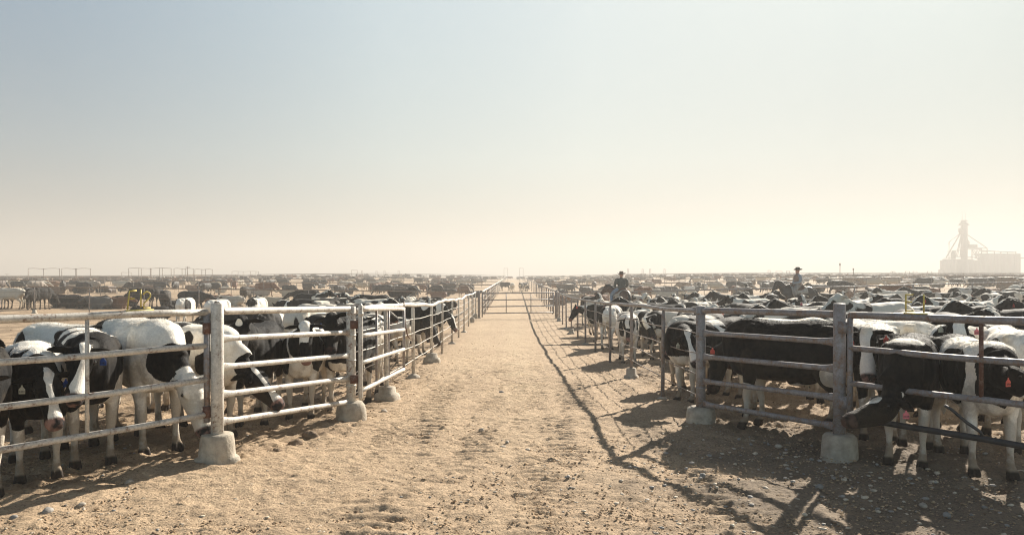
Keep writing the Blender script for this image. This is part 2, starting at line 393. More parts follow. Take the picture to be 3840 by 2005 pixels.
    if D[2] < -.55:                                                      # keep the forehead facing away from the body
        out = nrm(np.array([poll[0] - .3, poll[1], 0])); U = out - D * np.dot(out, D)
    U = nrm(U); S = np.cross(U, D)
    nend = poll + D * .07 - U * .075
    c1 = base + nrm(nend - base) * .22 + np.array([.06, 0, 0]); c2 = base * .38 + nend * .62 + np.array([0, 0, .015])
    nd_ = nrm(nend - base); upn = (0, 0, 1) if abs(nd_[2]) < .85 else (-1, 0, 0.3)
    loft(mb, [wither, c1, c2, nend], [.16, .165, .122, .095], [.21, .25, .185, .122], up=upn, n=20, sub=5)
    # head
    H = HS * np.array([(-.015, -.02, .068, .05), (.06, -.045, .095, .098), (.15, -.065, .103, .122), (.25, -.075, .083, .110), (.35, -.073, .073, .092), (.44, -.068, .073, .078), (.495, -.064, .079, .073), (.53, -.064, .068, .058)])
    loft(mb, [poll + D * h[0] + U * h[1] for h in H], H[:, 2], H[:, 3], up=U, n=18, power=2.3, sub=3)
    q = lambda a, s, u: poll + (D * a + S * s + U * u) * HS
    for s in (1, -1):
        loft(mb, [q(.09, s * .07, .015), q(.155, s * .088, .012), q(.20, s * .075, -.005)], [.028, .03, .02], [.026, .03, .02], up=U, n=8)
        e0 = q(.03, s * .07, -.005); out = nrm(S * s * 1.0 - D * .18 - np.array([0, 0, .28 + ears]) + U * .05)
        L = .225
        loft(mb, [e0, e0 + out * .06, e0 + out * .12, e0 + out * .17, e0 + out * L], [.028, .050, .062, .048, .016], [.022, .02, .017, .015, .011], up=D, n=12)
    loft(mb, [q(-.03, 0, -.01), q(.02, 0, .03), q(.06, 0, .035)], [.04, .05, .04], [.03, .035, .03], up=U, n=10)       # poll tuft
    me, V = remeshed(mb, voxel, 3 if voxel < .03 else 2)
    z = V[:, 2] - dz; side = np.sign(V[:, 1]) * (np.abs(V[:, 1]) > .08)          # hollow flank, shoulder groove, faint ribs, neck folds
    G = lambda x0, z0, rx, rz: np.exp(-((V[:, 0] - x0) / rx) ** 2 - ((z - z0) / rz) ** 2)
    V[:, 1] -= side * (.042 * G(-.36, 1.22, .10, .13) + .022 * G(.27, 1.10, .06, .28) + .020 * G(-.42, .93, .08, .12) - .016 * G(.52, 1.0, .10, .12)
        + .005 * np.sin(V[:, 0] * 62) * G(-.02, 1.08, .22, .22) + .007 * np.sin(V[:, 0] * 40 + z * 12) * G(.66, 1.1, .12, .22))
    V[:, 1] += side * .010 * fbm(V * 5.0 + seed, seed + 2, 2) * (z > .65); V[:, 2] += .008 * fbm(V * 6.0 + seed, seed + 4, 2) * (z > 1.2)
    me.vertices.foreach_set('co', V.ravel()); me.update()
    hd = dict(HS=HS, poll=poll, D=D, U=U, S=S, q=q)
    return me, V, hd
def head_uv(V, hd):
    d = (V - hd['poll']) / hd['HS']; return d @ hd['D'], d @ hd['S'], d @ hd['U']
def set_attr(me, name, arr):
    at = me.attributes.get(name) or me.attributes.new(name, 'FLOAT', 'POINT'); at.data.foreach_set('value', np.asarray(arr, np.float32))
def set_vec(me, name, arr):
    at = me.attributes.get(name) or me.attributes.new(name, 'FLOAT_VECTOR', 'POINT'); at.data.foreach_set('vector', np.asarray(arr, np.float32).ravel())
def paint(me, V, hd, base=-1, blobs=(), face='blaze', seed=0, legs=True, voxel=.016, rnd=0):
    """pf > 0 dark. blobs: (x,y,z, rx,ry,rz, +1 dark / -1 white) in body space; 'face': blaze, black, white, heart, sides"""
    W = V + np.column_stack([fbm(V * 3.2 + 11, seed, 3), fbm(V * 3.2 + 37, seed + 5, 3), fbm(V * 3.2 + 71, seed + 9, 3)]) * .045
    a, s, u = head_uv(V, hd)
    f = np.full(len(V), float(base)) * .9
    if rnd:
        n = fbm(V * 1.35 + seed * 3.7, seed, 2); f = np.clip((n + rnd) * 3, -1, 1)
    def blob(c, r, sg):
        nonlocal f
        d = 1 - np.sqrt((((W - np.array(c)) / np.array(r)) ** 2).sum(1)); d = np.clip(d * 2.4, -1, 1)
        f = np.maximum(f, d) if sg > 0 else np.minimum(f, -d)
    for b in blobs:
        if len(b) == 6: blob((b[0], 0, b[1]), (b[2], b[3], b[4]), b[5])
        else: blob(b[:3], b[3:6], b[6])
    if legs: # white stockings and belly
        lo = np.clip((.60 + .12 * fbm(V * 4, seed + 3, 2) - V[:, 2]) * 6, -1, 1); f = np.minimum(f, -lo)
        inh = (a > -.1) & (np.abs(s) < .35) & (np.abs(u) < .3) & (a < .65)
    near = np.clip(1.2 - np.maximum(np.abs(s) / .24, np.abs(u + .05) / .24), 0, 1) * np.clip((a + .06) * 12, 0, 1) * (a < .62)
    hn = near > .05
    if face in ('black', 'blaze', 'wide', 'heart', 'muzzle'): f = np.where(hn, .9, f)
    if face in ('white', 'sides'): f = np.where(hn, -.9, f)
    ws, wa = W @ hd['S'] - hd['poll'] @ hd['S'], W @ hd['D'] - hd['poll'] @ hd['D']
    if face in ('blaze', 'wide'):
        w = np.interp(wa, [-.05, .05, .2, .32, .42, .5], [.03, .055, .032, .034, .052, .07]); d = np.clip((w * (1.45 if face == 'wide' else 1) - np.abs(ws)) / .03, -1, 1)
        d = np.where(u > -.085 - (a > .4) * .05, d, -1); f = np.where(hn, np.minimum(f, -d), f)
    if face == 'heart':
        d = np.clip((.05 - np.sqrt(ws ** 2 + (wa - .10) ** 2)) / .02, -1, 1); d = np.where(u > -.04, d, -1); f = np.where(hn, np.minimum(f, -d), f)
    if face == 'muzzle':
        d = np.clip((wa - .30) / .03, -1, 1); f = np.where(hn, np.minimum(f, -d), f)
    if face == 'sides':                          # broad white face, dark round the eyes and ears
        d = np.clip((np.abs(ws) - .066 + (wa > .3) * .2) / .02, -1, 1); f = np.where(hn, np.maximum(f, d), f)
    if face == 'patch':
        f = np.where(hn, .9, f); d = np.clip(1 - np.sqrt(((wa - .27) / .10) ** 2 + ((ws - .035) / .036) ** 2), -1, 1) * 2; d = np.where(u > -.06, d, -1); f = np.where(hn, np.minimum(f, -d), f)
    ear = (np.abs(s) > .115) & (a > -.16) & (a < .14) & (np.abs(u) < .22) & (np.linalg.norm(V - hd['poll'], axis=1) < .36) & (np.abs(a) < .16)
    if face != 'whiteears': f = np.where(ear & hn | (ear & (np.abs(s) > .15)), .9, f)
    nose = np.clip((a - .475) / .02, 0, 1) * (np.abs(s) < .1) * (np.abs(u + .06) < .1)
    if face in ('black', 'patch', 'heart'): nose = nose * .25
    set_attr(me, 'pf', f); set_attr(me, 'nose', nose); set_vec(me, 'rest', V)
    return f
def strands(V, N, pf, nsel, rs, lo=.2, length=.026, wid=.0032):
    """short hair as thin triangles on the upward-facing skin"""
    w = np.clip(N[:, 2] - lo, 0, 1) + .12 * (N[:, 2] > -.3); w = w * (V[:, 2] > .55); w = w / w.sum()
    idx = rs.choice(len(V), nsel, p=w); b = V[idx] + rs.normal(0, .006, (nsel, 3)); n = N[idx]
    d = n * .38 + np.array([-.9, 0, -.35]) + rs.normal(0, .30, (nsel, 3)); d /= np.linalg.norm(d, axis=1)[:, None]
    L = length * rs.uniform(.5, 1.25, nsel)[:, None]; sd = np.cross(d, rs.normal(0, 1, (nsel, 3))); sd /= np.linalg.norm(sd, axis=1)[:, None]
    A = b - sd * wid * .5 - n * .004; B = b + sd * wid * .5 - n * .004; T_ = b + d * L
    VV = np.stack([A, B, T_], 1).reshape(-1, 3); return VV, np.repeat(pf[idx], 3), np.repeat(V[idx], 3, axis=0)
def fast_tris(name, VV, mat, parent):
    n = len(VV); me = bpy.data.meshes.new(name); me.vertices.add(n); me.vertices.foreach_set('co', VV.ravel())
    me.loops.add(n); me.loops.foreach_set('vertex_index', np.arange(n, dtype=np.int32))
    me.polygons.add(n // 3); me.polygons.foreach_set('loop_start', np.arange(0, n, 3, dtype=np.int32))
    me.update(calc_edges=True); me.materials.append(mat)
    o = bpy.data.objects.new(name, me); C.objects.link(o); o.parent = parent; return o
def text_geo(txt, size, depth=.0012):
    cu = bpy.data.curves.new('t', 'FONT'); cu.body = txt; cu.size = size; cu.align_x = 'CENTER'; cu.align_y = 'CENTER'; cu.extrude = depth; cu.offset = size * .012
    o = bpy.data.objects.new('t', cu); C.objects.link(o); dg = bpy.context.evaluated_depsgraph_get()
    me = bpy.data.meshes.new_from_object(o.evaluated_get(dg)); bpy.data.objects.remove(o)
    V = [tuple(v.co) for v in me.vertices]; Fc = [tuple(p.vertices) for p in me.polygons]; return V, Fc
TAGC = {'red': (.62, .09, .06), 'pink': (.62, .15, .17), 'blue': (.02, .07, .30), 'green': (.02, .16, .06), 'pale': (.55, .53, .42), 'orange': (.70, .17, .05)}
for k, c in TAGC.items(): M['tag_' + k] = simple('ear_tag_' + k, c, .45, 0, .08)
M['ink'] = simple('tag_ink', (.01, .008, .01), .5, 0, .1)
def ear_tag(parent, pos, face, colour, txt=None, w=.062):
    """a pentagon tag hanging at pos (parent space), its plate facing the vector face"""
    mb = MB(); h = w * 1.25
    pts = [(-w / 2, -h), (w / 2, -h), (w / 2, -h * .38), (w * .13, -h * .05), (w * .13, .012), (-w * .13, .012), (-w * .13, -h * .05), (-w / 2, -h * .38)]
    n = len(pts); mb.add([(x, .0012, z) for x, z in pts] + [(x, -.0012, z) for x, z in pts],
        [tuple(range(n)), tuple(range(2 * n - 1, n - 1, -1))] + [(i, i + n, (i + 1) % n + n, (i + 1) % n) for i in range(n)])
    mats = [M['tag_' + colour]]
    if txt:
        V, Fc = text_geo(txt, w * .44); mb.mi = 1; mb.add([(x, -.003 - z, y - h * .70) for x, y, z in V], Fc); mats.append(M['ink'])
    o = mb.build('ear_tag', mats, parent, smooth=False)
    o.location = pos; o.rotation_euler = (0, 0, math.atan2(face[1], face[0]) + math.pi / 2)
    return o
def make_cow(name, label, XY, yaw, pollw, muzw, scale=1.0, group=None, cat='cow', step=None, hair=5000, voxel=.015, tags=(), tail=0.0, eyes=True, ears=0.0, hs=1.16, **pt):
    """pollw / muzw: world points of poll and muzzle."""
    X, Y_ = XY; root = empty(name, (X, Y_, g1(X, Y_)), R(yaw)); root.scale = (scale,) * 3
    tag(root, label, cat, group)
    inv = (Matrix.Translation(root.location) @ Matrix.Rotation(R(yaw), 4, 'Z') @ Matrix.Scale(scale, 4)).inverted()
    pl = np.array(inv @ Vector(pollw)); mz = np.array(inv @ Vector(muzw)); D = nrm(mz - pl)
    d = pl - np.array([.5, 0, 1.12]); L = np.linalg.norm(d)              # necks have one length
    if L > .82: pl = np.array([.5, 0, 1.12]) + d / L * .82
    if L < .40: pl = np.array([.5, 0, 1.12]) + d / L * .40
    seed = sum(map(ord, label)) % 1000
    me, V, hd = cow_shape(pl, D, step, voxel, tail_swing=tail, seed=seed, ears=ears, HS=hs)
    pf = paint(me, V, hd, seed=seed, **pt)
    me.materials.append(M['coat']); me.name = 'body'
    body = bpy.data.objects.new('body', me); C.objects.link(body); body.parent = root
    q = hd['q']
    if eyes:
        for s in (1, -1):
            mb = MB(); mb_c = q(.158, s * .101, -.012); ball(mb, mb_c, .021); mb.build('eye', M['eye'], root)
    if hair:
        N = np.empty(len(V) * 3); me.vertices.foreach_get('normal', N); N = N.reshape(-1, 3)
        VV, a, rest = strands(V, N, pf, hair, np.random.default_rng(seed))
        ho = fast_tris('hair', VV, M['coat'], root); set_attr(ho.data, 'pf', a); set_attr(ho.data, 'nose', a * 0); set_vec(ho.data, 'rest', rest)
    iy = inv.to_3x3()
    for (side, colour, txt) in tags:
        f = hd['D'] * .4 + np.array(iy @ Vector((0, -1, 0))) ; s = 1 if side == 'L' else -1
        ear_tag(root, tuple(q(.05, s * .17, -.075) + nrm(f * (1, 1, 0)) * .03), nrm(f * (1, 1, 0)), colour, txt)
    return root
# ------------------------------------------------------------------ ground
def axis(fine, lim, step, grow=1.09):
    a = list(np.arange(0, fine, step)); d = step
    while a[-1] < lim: d *= grow; a.append(a[-1] + d)
    return np.array(a)
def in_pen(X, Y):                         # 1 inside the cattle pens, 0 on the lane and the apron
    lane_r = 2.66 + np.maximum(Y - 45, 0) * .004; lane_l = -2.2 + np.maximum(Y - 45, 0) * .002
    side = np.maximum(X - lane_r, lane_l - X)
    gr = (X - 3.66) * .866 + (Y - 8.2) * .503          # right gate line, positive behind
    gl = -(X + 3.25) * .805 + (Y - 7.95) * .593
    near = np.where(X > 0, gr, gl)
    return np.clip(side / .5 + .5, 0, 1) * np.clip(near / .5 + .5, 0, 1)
def build_ground():
    ax = axis(6.0, 6000, .033, 1.07); xs = np.concatenate([-ax[:0:-1], ax])
    ay = np.concatenate([np.arange(3.8, 11, .023), np.arange(11, 18, .038)]); ys = list(ay); d = .038
    while ys[-1] < 7000: d *= 1.022 if ys[-1] < 60 else 1.12; ys.append(ys[-1] + d)
    back = [3.8]; d = .1
    while back[-1] > -150: d *= 1.35; back.append(back[-1] - d)
    ys = np.array(back[:0:-1] + ys); nx, ny = len(xs), len(ys)
    X, Y = np.meshgrid(xs, ys); x = X.ravel(); y = Y.ravel()
    Z = gz(x, y); z0 = np.zeros_like(x); pen = in_pen(x, y)
    near = np.clip((60 - y) / 40, 0, 1) * np.clip((40 - np.abs(x)) / 20, 0, 1)
    p = np.column_stack([x, y, z0])
    big = fbm(p * .35, 3, 3) * .035; mid = fbm(p * 1.7, 13, 3)
    sm = fbm(p * 6.5, 23, 3); crumb = fbm(p * 17, 43, 2)
    h = big + mid * .016 * (1 + pen) + sm * .012 * (1 + 1.1 * pen) + crumb * .0095 * (1 + pen)
    # hoof pocks in the pens: sunken cells
    pock = np.clip(-fbm(p * 4.6, 63, 2) - .1, 0, 1) * .05 * pen; h -= pock
    # loose clods scattered on the lane
    cl = np.clip(fbm(p * 15, 83, 3) - .75, 0, 1) * .05; h += cl
    # tyre tracks: two bands with tread bars across the lane
    for cx, w, per, amp, wob in ((-1.05, .30, .20, .013, .25), (.10, .24, .13, .008, .2), (1.15, .34, .24, .015, .3), (-.45, .24, .15, .010, .3), (.62, .24, .17, .010, .2), (-1.7, .2, .13, .008, .3), (1.8, .25, .2, .012, .3)):
        c = cx + wob * np.sin(y * .16 + cx * 3) * .6 + (y - 8) * .012 * cx
        band = np.exp(-(((x - c) / w) ** 4)); br = np.clip(fbm(p * np.array([.8, .55, 1]), int(cx * 50) + 400, 2) * 2 + .75, 0, 1)
        tr = np.sin(2 * math.pi * (y + .25 * np.abs(x - c) + .02 * sm) / per) * amp * 1.35
        h += band * br * (tr - .006) * (y < 30)
    near2 = np.clip((28 - y) / 8, 0, 1)
    zz = Z + (big + mid * .01) * near + (h - big - mid * .01) * near * near2
    V = np.column_stack([x, y, zz])
    me = bpy.data.meshes.new('ground'); me.vertices.add(nx * ny); me.vertices.foreach_set('co', V.ravel())
    i = (np.arange(ny - 1)[:, None] * nx + np.arange(nx - 1)[None, :]).ravel()
    q = np.stack([i, i + 1, i + nx + 1, i + nx], 1).astype(np.int32); nf = len(q)
    me.loops.add(nf * 4); me.loops.foreach_set('vertex_index', q.ravel())
    me.polygons.add(nf); me.polygons.foreach_set('loop_start', np.arange(0, nf * 4, 4, dtype=np.int32))
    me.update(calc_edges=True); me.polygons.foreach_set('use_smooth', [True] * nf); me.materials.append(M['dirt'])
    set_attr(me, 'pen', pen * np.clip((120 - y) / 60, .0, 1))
    set_attr(me, 'gravel_shade', np.clip((x - 1.2 + .9 * mid + (9.5 - y) * .12) / 1.6, 0, 1) * np.clip((11.5 - y) / 2.5, 0, 1) * np.clip((6.5 - x) / 1.5, 0, 1) + 0)
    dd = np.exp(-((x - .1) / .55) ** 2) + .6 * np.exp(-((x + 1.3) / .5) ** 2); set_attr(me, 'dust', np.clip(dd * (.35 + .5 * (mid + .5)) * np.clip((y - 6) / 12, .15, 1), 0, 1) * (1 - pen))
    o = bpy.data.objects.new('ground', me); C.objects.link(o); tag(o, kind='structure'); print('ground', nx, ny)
build_ground()

def haze_box():
    mb = MB(); x, y0, y1, z0, z1 = 6500, -160, 7400, -3.0, 57.0
    V = [(-x, y0, z0), (x, y0, z0), (x, y1, z0), (-x, y1, z0), (-x, y0, z1), (x, y0, z1), (x, y1, z1), (-x, y1, z1)]
    mb.add(V, [(0, 3, 2, 1), (4, 5, 6, 7), (0, 1, 5, 4), (1, 2, 6, 5), (2, 3, 7, 6), (3, 0, 4, 7)])
    m = bpy.data.materials.new('haze'); m.use_nodes = True; nt = m.node_tree; nt.nodes.clear()
    o = nt.nodes.new('ShaderNodeOutputMaterial'); v = nt.nodes.new('ShaderNodeVolumePrincipled')
    v.inputs['Color'].default_value = (.532, .527, .512, 1); v.inputs['Density'].default_value = HAZE; v.inputs['Anisotropy'].default_value = .25
    nt.links.new(v.outputs[0], o.inputs['Volume'])
    ob = mb.build('haze', m, smooth=False); tag(ob, kind='stuff')
HAZE = .0021
haze_box()

# ------------------------------------------------------------------ steel fences and gates
def rail_pts(a, b, n=8, wob=.004, sd=0):
    r = random.Random(sd); a = Vector(a); b = Vector(b)
    return [a.lerp(b, i / n) + Vector((0, 0, r.uniform(-wob, wob) if 0 < i < n else 0)) for i in range(n + 1)]
def pinched(mb, a, b, r, sd=0, pa=True, pb=True):      # a pipe whose ends are hammered flat where they meet the posts
    a = Vector(a); b = Vector(b); L = (b - a).length; fr = [0, .05 / L, .13 / L, .22 / L, .5, 1 - .22 / L, 1 - .13 / L, 1 - .05 / L, 1]
    ra = [r * .45, r * .5, r * .8, r, r, r, r * .8, r * .5, r * .45]; rb = [r * 1.55, r * 1.5, r * 1.2, r, r, r, r * 1.2, r * 1.5, r * 1.55]
    if not pa: ra[:4] = [r] * 4; rb[:4] = [r] * 4
    if not pb: ra[5:] = [r] * 4; rb[5:] = [r] * 4
    mb.tube([a.lerp(b, f) for f in fr], ra, 12, rb)
def big_post(parent, p, h, r=.066, mat='pale_steel', bands=False, foot=(.22, .17, .32), slab=True, seed=0):
    x, y = p; z = g1(x, y); mb = MB()
    prof = [(r, 0), (r, h - .004), (r * .93, h)]
    mb.tube([(x, y, z + .1), (x, y, z + h * .5), (x, y, z + h - .006), (x, y, z + h)], [r, r, r, r * .93], 20, up=(1, 0, 0))
    if bands:
        for k in (.30, .52, .74, .93): mb.tube([(x, y, z + h * k), (x, y, z + h * k + .022)], r + .007, 20, up=(1, 0, 0))
    o = mb.build('post', M[mat], parent)
    rr = random.Random(seed); rb, rt, fh = foot; mb = MB(); n = 22; rows = []
    prof = ([(rb * 1.15, -.08), (rb * 1.13, .03), (rb * 1.08, .06), (rb, .07)] if slab else [(rb * 1.02, -.08), (rb, .02)]) + [(rb * .97, .14), ((rb + rt) / 2, .22), (rt, fh - .015), (rt * .94, fh), (r * .9, fh + .004)]
    for i, (q, zz) in enumerate(prof):
        for k in range(n):
            a = 2 * math.pi * k / n; j = 1 + (.10 * math.sin(a * 2 + seed) + .05 * math.sin(a * 5 + seed * 2) if (slab and i < 3) else .012 * math.sin(a * 3 + i))
            rows.append((x + q * j * math.cos(a), y + q * j * math.sin(a), z + zz))
    N = len(prof); Fc = [(i * n + k, i * n + (k + 1) % n, (i + 1) * n + (k + 1) % n, (i + 1) * n + k) for i in range(N - 1) for k in range(n)]
    mb.add(rows, Fc); mb.build('footing', M['concrete'], o)
    return o
def lane_post(parent, p, h=1.57, r=.032, foot=0, mat='grey_steel', seed=0, z=None, name='post'):
    x, y = p; z = g1(x, y); rr = random.Random(seed); lx = rr.uniform(-.02, .02); mb = MB()
    mb.tube([(x, y, z - .1), (x + lx, y, z + h - .14), (x + lx, y, z + h - .05), (x + lx, y, z + h)], [r, r, r * .85, r * .3], 8, [r, r, r * .9, r * .55], up=(1, 0, 0))
    o = mb.build(name, M[mat], parent)
    if foot:
        mb = MB(); prof = {1: [(.15, -.05), (.13, .03), (.07, .06), (.04, .08)], 2: [(.17, -.05), (.16, .04), (.115, .06), (.105, .20), (.04, .22)], 3: [(.11, -.05), (.11, .08), (.125, .10), (.11, .28), (.04, .30)], 4: [(.23, -.06), (.22, .06), (.20, .12), (.15, .14), (.14, .24), (.05, .26)]}[foot]
        n = 14; rows = [(x + q * math.cos(2 * math.pi * k / n) * (1 + .12 * math.sin(k * 2.3 + seed)), y + q * math.sin(2 * math.pi * k / n) * (1 + .1 * math.cos(k * 1.7 + seed)), z + zz) for q, zz in prof for k in range(n)]
        N = len(prof); mb.add(rows, [(i * n + k, i * n + (k + 1) % n, (i + 1) * n + (k + 1) % n, (i + 1) * n + k) for i in range(N - 1) for k in range(n)])
        mb.build('footing', M['concrete'], o)
    return o

# fixed panel, left
P1L, P2L, P1R, P2R = (-3.15, 7.98), (-2.35, 10.9), (3.64, 8.3), (2.68, 10.6)
t = empty('pipe_fence', (0, 0, 0)); tag(t, 'short fixed panel of five white steel pipes between the two thick left posts', 'fence', None)
big_post(t, P1L, 1.70, foot=(.19, .165, .31), seed=1); big_post(t, P2L, 1.66, bands=True, foot=(.225, .175, .27), slab=False, seed=2)
za, zb = [1.62, 1.326, 1.02, .724, .433], [1.517, 1.175, .84, .506, .163]
for i, (a, b) in enumerate(zip(za, zb)):
    mb = MB(); A = Vector((*P1L, a)); B = Vector((*P2L, b)); d = (B - A).normalized() * .05
    pinched(mb, A + d, B - d, .040 if i == 0 else .033, pa=i > 0, pb=i > 0); mb.build('rail', M['pale_steel'], t)
# fixed panel, right
t = empty('pipe_fence', (0, 0, 0)); tag(t, 'short fixed panel of five rusty grey pipes between the two thick right posts', 'fence')
big_post(t, P1R, 1.70, mat='grey_steel', foot=(.195, .165, .25), slab=False, seed=3); big_post(t, P2R, 1.67, mat='grey_steel', bands=True, foot=(.21, .17, .24), slab=False, seed=4)
for i, (a, b) in enumerate(zip([1.57, 1.26, .96, .64, .32], [1.51, 1.188, .853, .507, .188])):
    mb = MB(); A = Vector((*P1R, a)); B = Vector((*P2R, b)); d = (B - A).normalized() * .05
    pinched(mb, A + d, B - d, .040 if i == 0 else .033, pa=i > 0, pb=i > 0); mb.build('rail', M['grey_steel'], t)
# swinging gate, left
t = empty('pipe_gate', (-3.3, 7.9, 0)); tag(t, 'long closed white pipe gate at the left edge hinged on the thickest left post', 'gate')
def gpt(tt, z0, z1, A=(-3.25, 7.95), B=(-4.39, 6.40)):
    return Vector((A[0] + (B[0] - A[0]) * tt, A[1] + (B[1] - A[1]) * tt, z0 + (z1 - z0) * tt)) - Vector(t.location)
GL = [(1.61, 1.63), (1.25, 1.258), (.89, .87), (.525, .50)]
for i, (a, b) in enumerate(GL):
    mb = MB(); pts = [gpt(k / 8 * 2.05, a, b) + Vector((0, 0, .006 * math.sin(k * 1.3 + i))) for k in range(9)]
    mb.tube(pts, .036 if i == 0 else .031, 12); mb.build('rail', M['pale_steel'], t)
for tt in (.63, 1.35):
    mb = MB(); mb.tube([gpt(tt, 1.60, 1.62), gpt(tt, .53, .515)], .019, 8, up=(1, 0, 0)); mb.build('brace', M['pale_steel'], t)
for e in (0, 2.05): mb = MB(); mb.tube([gpt(e, 1.60, 1.6), gpt(e, .44, .44)], .031, 12, up=(1, 0, 0)); mb.build('end_pipe', M['grey_steel'], t)
for z in (1.44, .55):
    mb = MB(); mb.box(gpt(-.03, z, z) + Vector((.03, .0, 0)), (.16, .022, .10), R(3)); mb.tube([gpt(0, z + .06, z), gpt(0, z - .06, z)], .043, 12, up=(1, 0, 0)); mb.build('hinge', M['rust'], t)
# swinging gate, right
t = empty('pipe_gate', (3.66, 8.2, 0)); tag(t, 'long closed rusty pipe gate at the right edge with a bent rod at its bottom', 'gate')
gq = lambda tt, z0, z1: gpt(tt, z0, z1, (3.70, 8.17), (4.56, 6.65))
for i, (a, b) in enumerate([(1.567, 1.594), (1.205, 1.22), (.82, .847), (.46, .48)]):
    mb = MB(); s0 = .0 if i < 3 else -.02
    mb.tube([gq(s0 + (2.15 - s0) * k / 8, a + (b - a) * s0, b) * 1 if False else gq(2.15 * k / 8, a, b) + Vector((0, 0, .005 * math.sin(k * 1.7 + i))) for k in range(9)], .037 if i == 0 else .031, 12)
    mb.build('rail', M['grey_steel'] if i < 3 else M['rubber'], t)
for tt, lo in ((.79, .83), (1.45, .47)):
    mb = MB(); mb.tube([gq(tt, 1.58, 1.59), gq(tt, lo, lo + .02)], .020, 8, up=(1, 0, 0)); mb.build('brace', M['rust'], t)
for e in (0, 2.15): mb = MB(); mb.tube([gq(e, 1.56, 1.6), gq(e, .38, .4)], .030, 12, up=(1, 0, 0)); mb.build('end_pipe', M['grey_steel'], t)
mb = MB(); q0 = gq(.80, .50, .50); mb.tube([q0, q0 + Vector((-.03, 0, .05)), q0 + Vector((-.13, .05, .13)), q0 + Vector((-.24, .1, .24)), q0 + Vector((-.29, .12, .27))], .015, 8); mb.build('bent_rod', M['rubber'], t)
for z in (1.43, .60):
    mb = MB(); mb.box(gq(-.02, z, z) + Vector((-.02, .02, 0)), (.13, .05, .13), R(-30)); mb.build('hinge', M['grey_steel'], t)
# open gate folded back along the lane, left
t = empty('pipe_gate', (-2.19, 10.8, g1(-2.19, 10.8))); tag(t, 'open white pipe gate with four rails folded back along the left lane fence', 'gate')
gb = lambda tt, z0, z1: Vector((-2.19 + .06 * tt, 10.8 + 3.9 * tt, z0 + (z1 - z0) * tt)) - Vector(t.location)
for i, (a, b) in enumerate([(1.517, 1.347), (1.13, .937), (.735, .553), (.33, .16)]):
    mb = MB(); mb.tube([gb(k / 8, a, b) for k in range(9)], .033, 12); mb.build('rail', M['pale_steel'], t)
for tt in (.30, .58, 1.0):
    mb = MB(); mb.tube([gb(tt, 1.517, 1.347), gb(tt, .33, .16)], .019 if tt < 1 else .026, 8, up=(1, 0, 0)); mb.build('brace', M['grey_steel'], t)
mb = MB(); mb.tube([gb(0, 1.60, 0), gb(0, 1.56, 0), gb(0, .25, 0), gb(0, .20, 0)], [.012, .033, .033, .015], 14, up=(1, 0, 0)); mb.tube([gb(0, 1.47, 0), gb(0, 1.42, 0)], .040, 14, up=(1, 0, 0)); mb.build('end_pipe', M['pale_steel'], t)
for z in (1.29, .50):
    mb = MB(); mb.box(gb(0, z, z) + Vector((-.07, .03, 0)), (.17, .025, .12), R(20)); mb.build('hinge', M['rust'], t)
mb = MB(); mb.tube([gb(1.0, 1.55, 1.50) , gb(1.0, 1.1, 1.1) + Vector((.03, .03, -.1)), gb(1.0, .8, .8) + Vector((.07, .05, 0)), gb(1.0, .78, .75) + Vector((.12, .1, 0))], .013, 8, up=(1, 0, 0)); mb.build('latch_bar', M['rust'], t)

def lane_fence(pts, posts, label, mat='pale_steel', h=1.6, feet={}, cables=(1.28, .98, .68, .38), r=.036, pr=.032, wob=.03, name='pipe_fence', ground=None, seed=1, pmat='grey_steel', ncab=None, group=None):
    """top rail follows the ground through pts; posts below it; thin rods strung between"""
    t = empty(name, (pts[0][0], pts[0][1], g1(*pts[0]))); tag(t, label, 'fence', group); L = Vector(t.location); rr = random.Random(seed)
    P3 = []
    for i in range(len(pts) - 1):
        a, b = pts[i], pts[i + 1]; n = max(2, int(math.hypot(b[0] - a[0], b[1] - a[1]) / 1.1))
        for k in range(n + (i == len(pts) - 2)):
            x = a[0] + (b[0] - a[0]) * k / n; y = a[1] + (b[1] - a[1]) * k / n; P3.append([x, y, g1(x, y) + h + rr.uniform(-wob, wob) * .5 + wob * .6 * math.sin(y * .55 + x * .3 + seed)])
    if pts and len(P3[0]) == 3: pass
    Q = crom(np.array(P3), 3)
    mb = MB(); mb.tube(Q - np.array(L), r, 10); mb.build('rail', M[mat], t)
    top = lambda p: float(np.interp(0, [0], [0]))
    for c in cables:
        mb = MB(); W = [np.array([q[0], q[1], g1(q[0], q[1]) + c]) - np.array(L) + np.array([.0, 0, .012 * math.sin(i * 1.9 + c * 9)]) for i, q in enumerate(P3)]
        mb.tube(W, .0085, 6); mb.build('cable', M['thin_steel'] if mat != 'pale_steel' else M['pale_steel'], t)
    for i, p in enumerate(posts):
        j = int(np.argmin([(q[0] - p[0]) ** 2 + (q[1] - p[1]) ** 2 for q in Q])); hh = Q[j][2] - g1(*p) - r * .4
        o = lane_post(t, p, hh, pr, feet.get(i, 0), pmat, seed * 31 + i); o.location = -L
    return t
def settle(root, loc):
    d = Vector(loc) - root.location; root.location = loc
    for ch in root.children: ch.location = Vector(ch.location) - d
for o in [o for o in C.objects if o.name.startswith('pipe_fence') and o.parent is None and o.location.length == 0]:
    settle(o, (*(P1L if 'left' in o['label'] else P1R), 0))

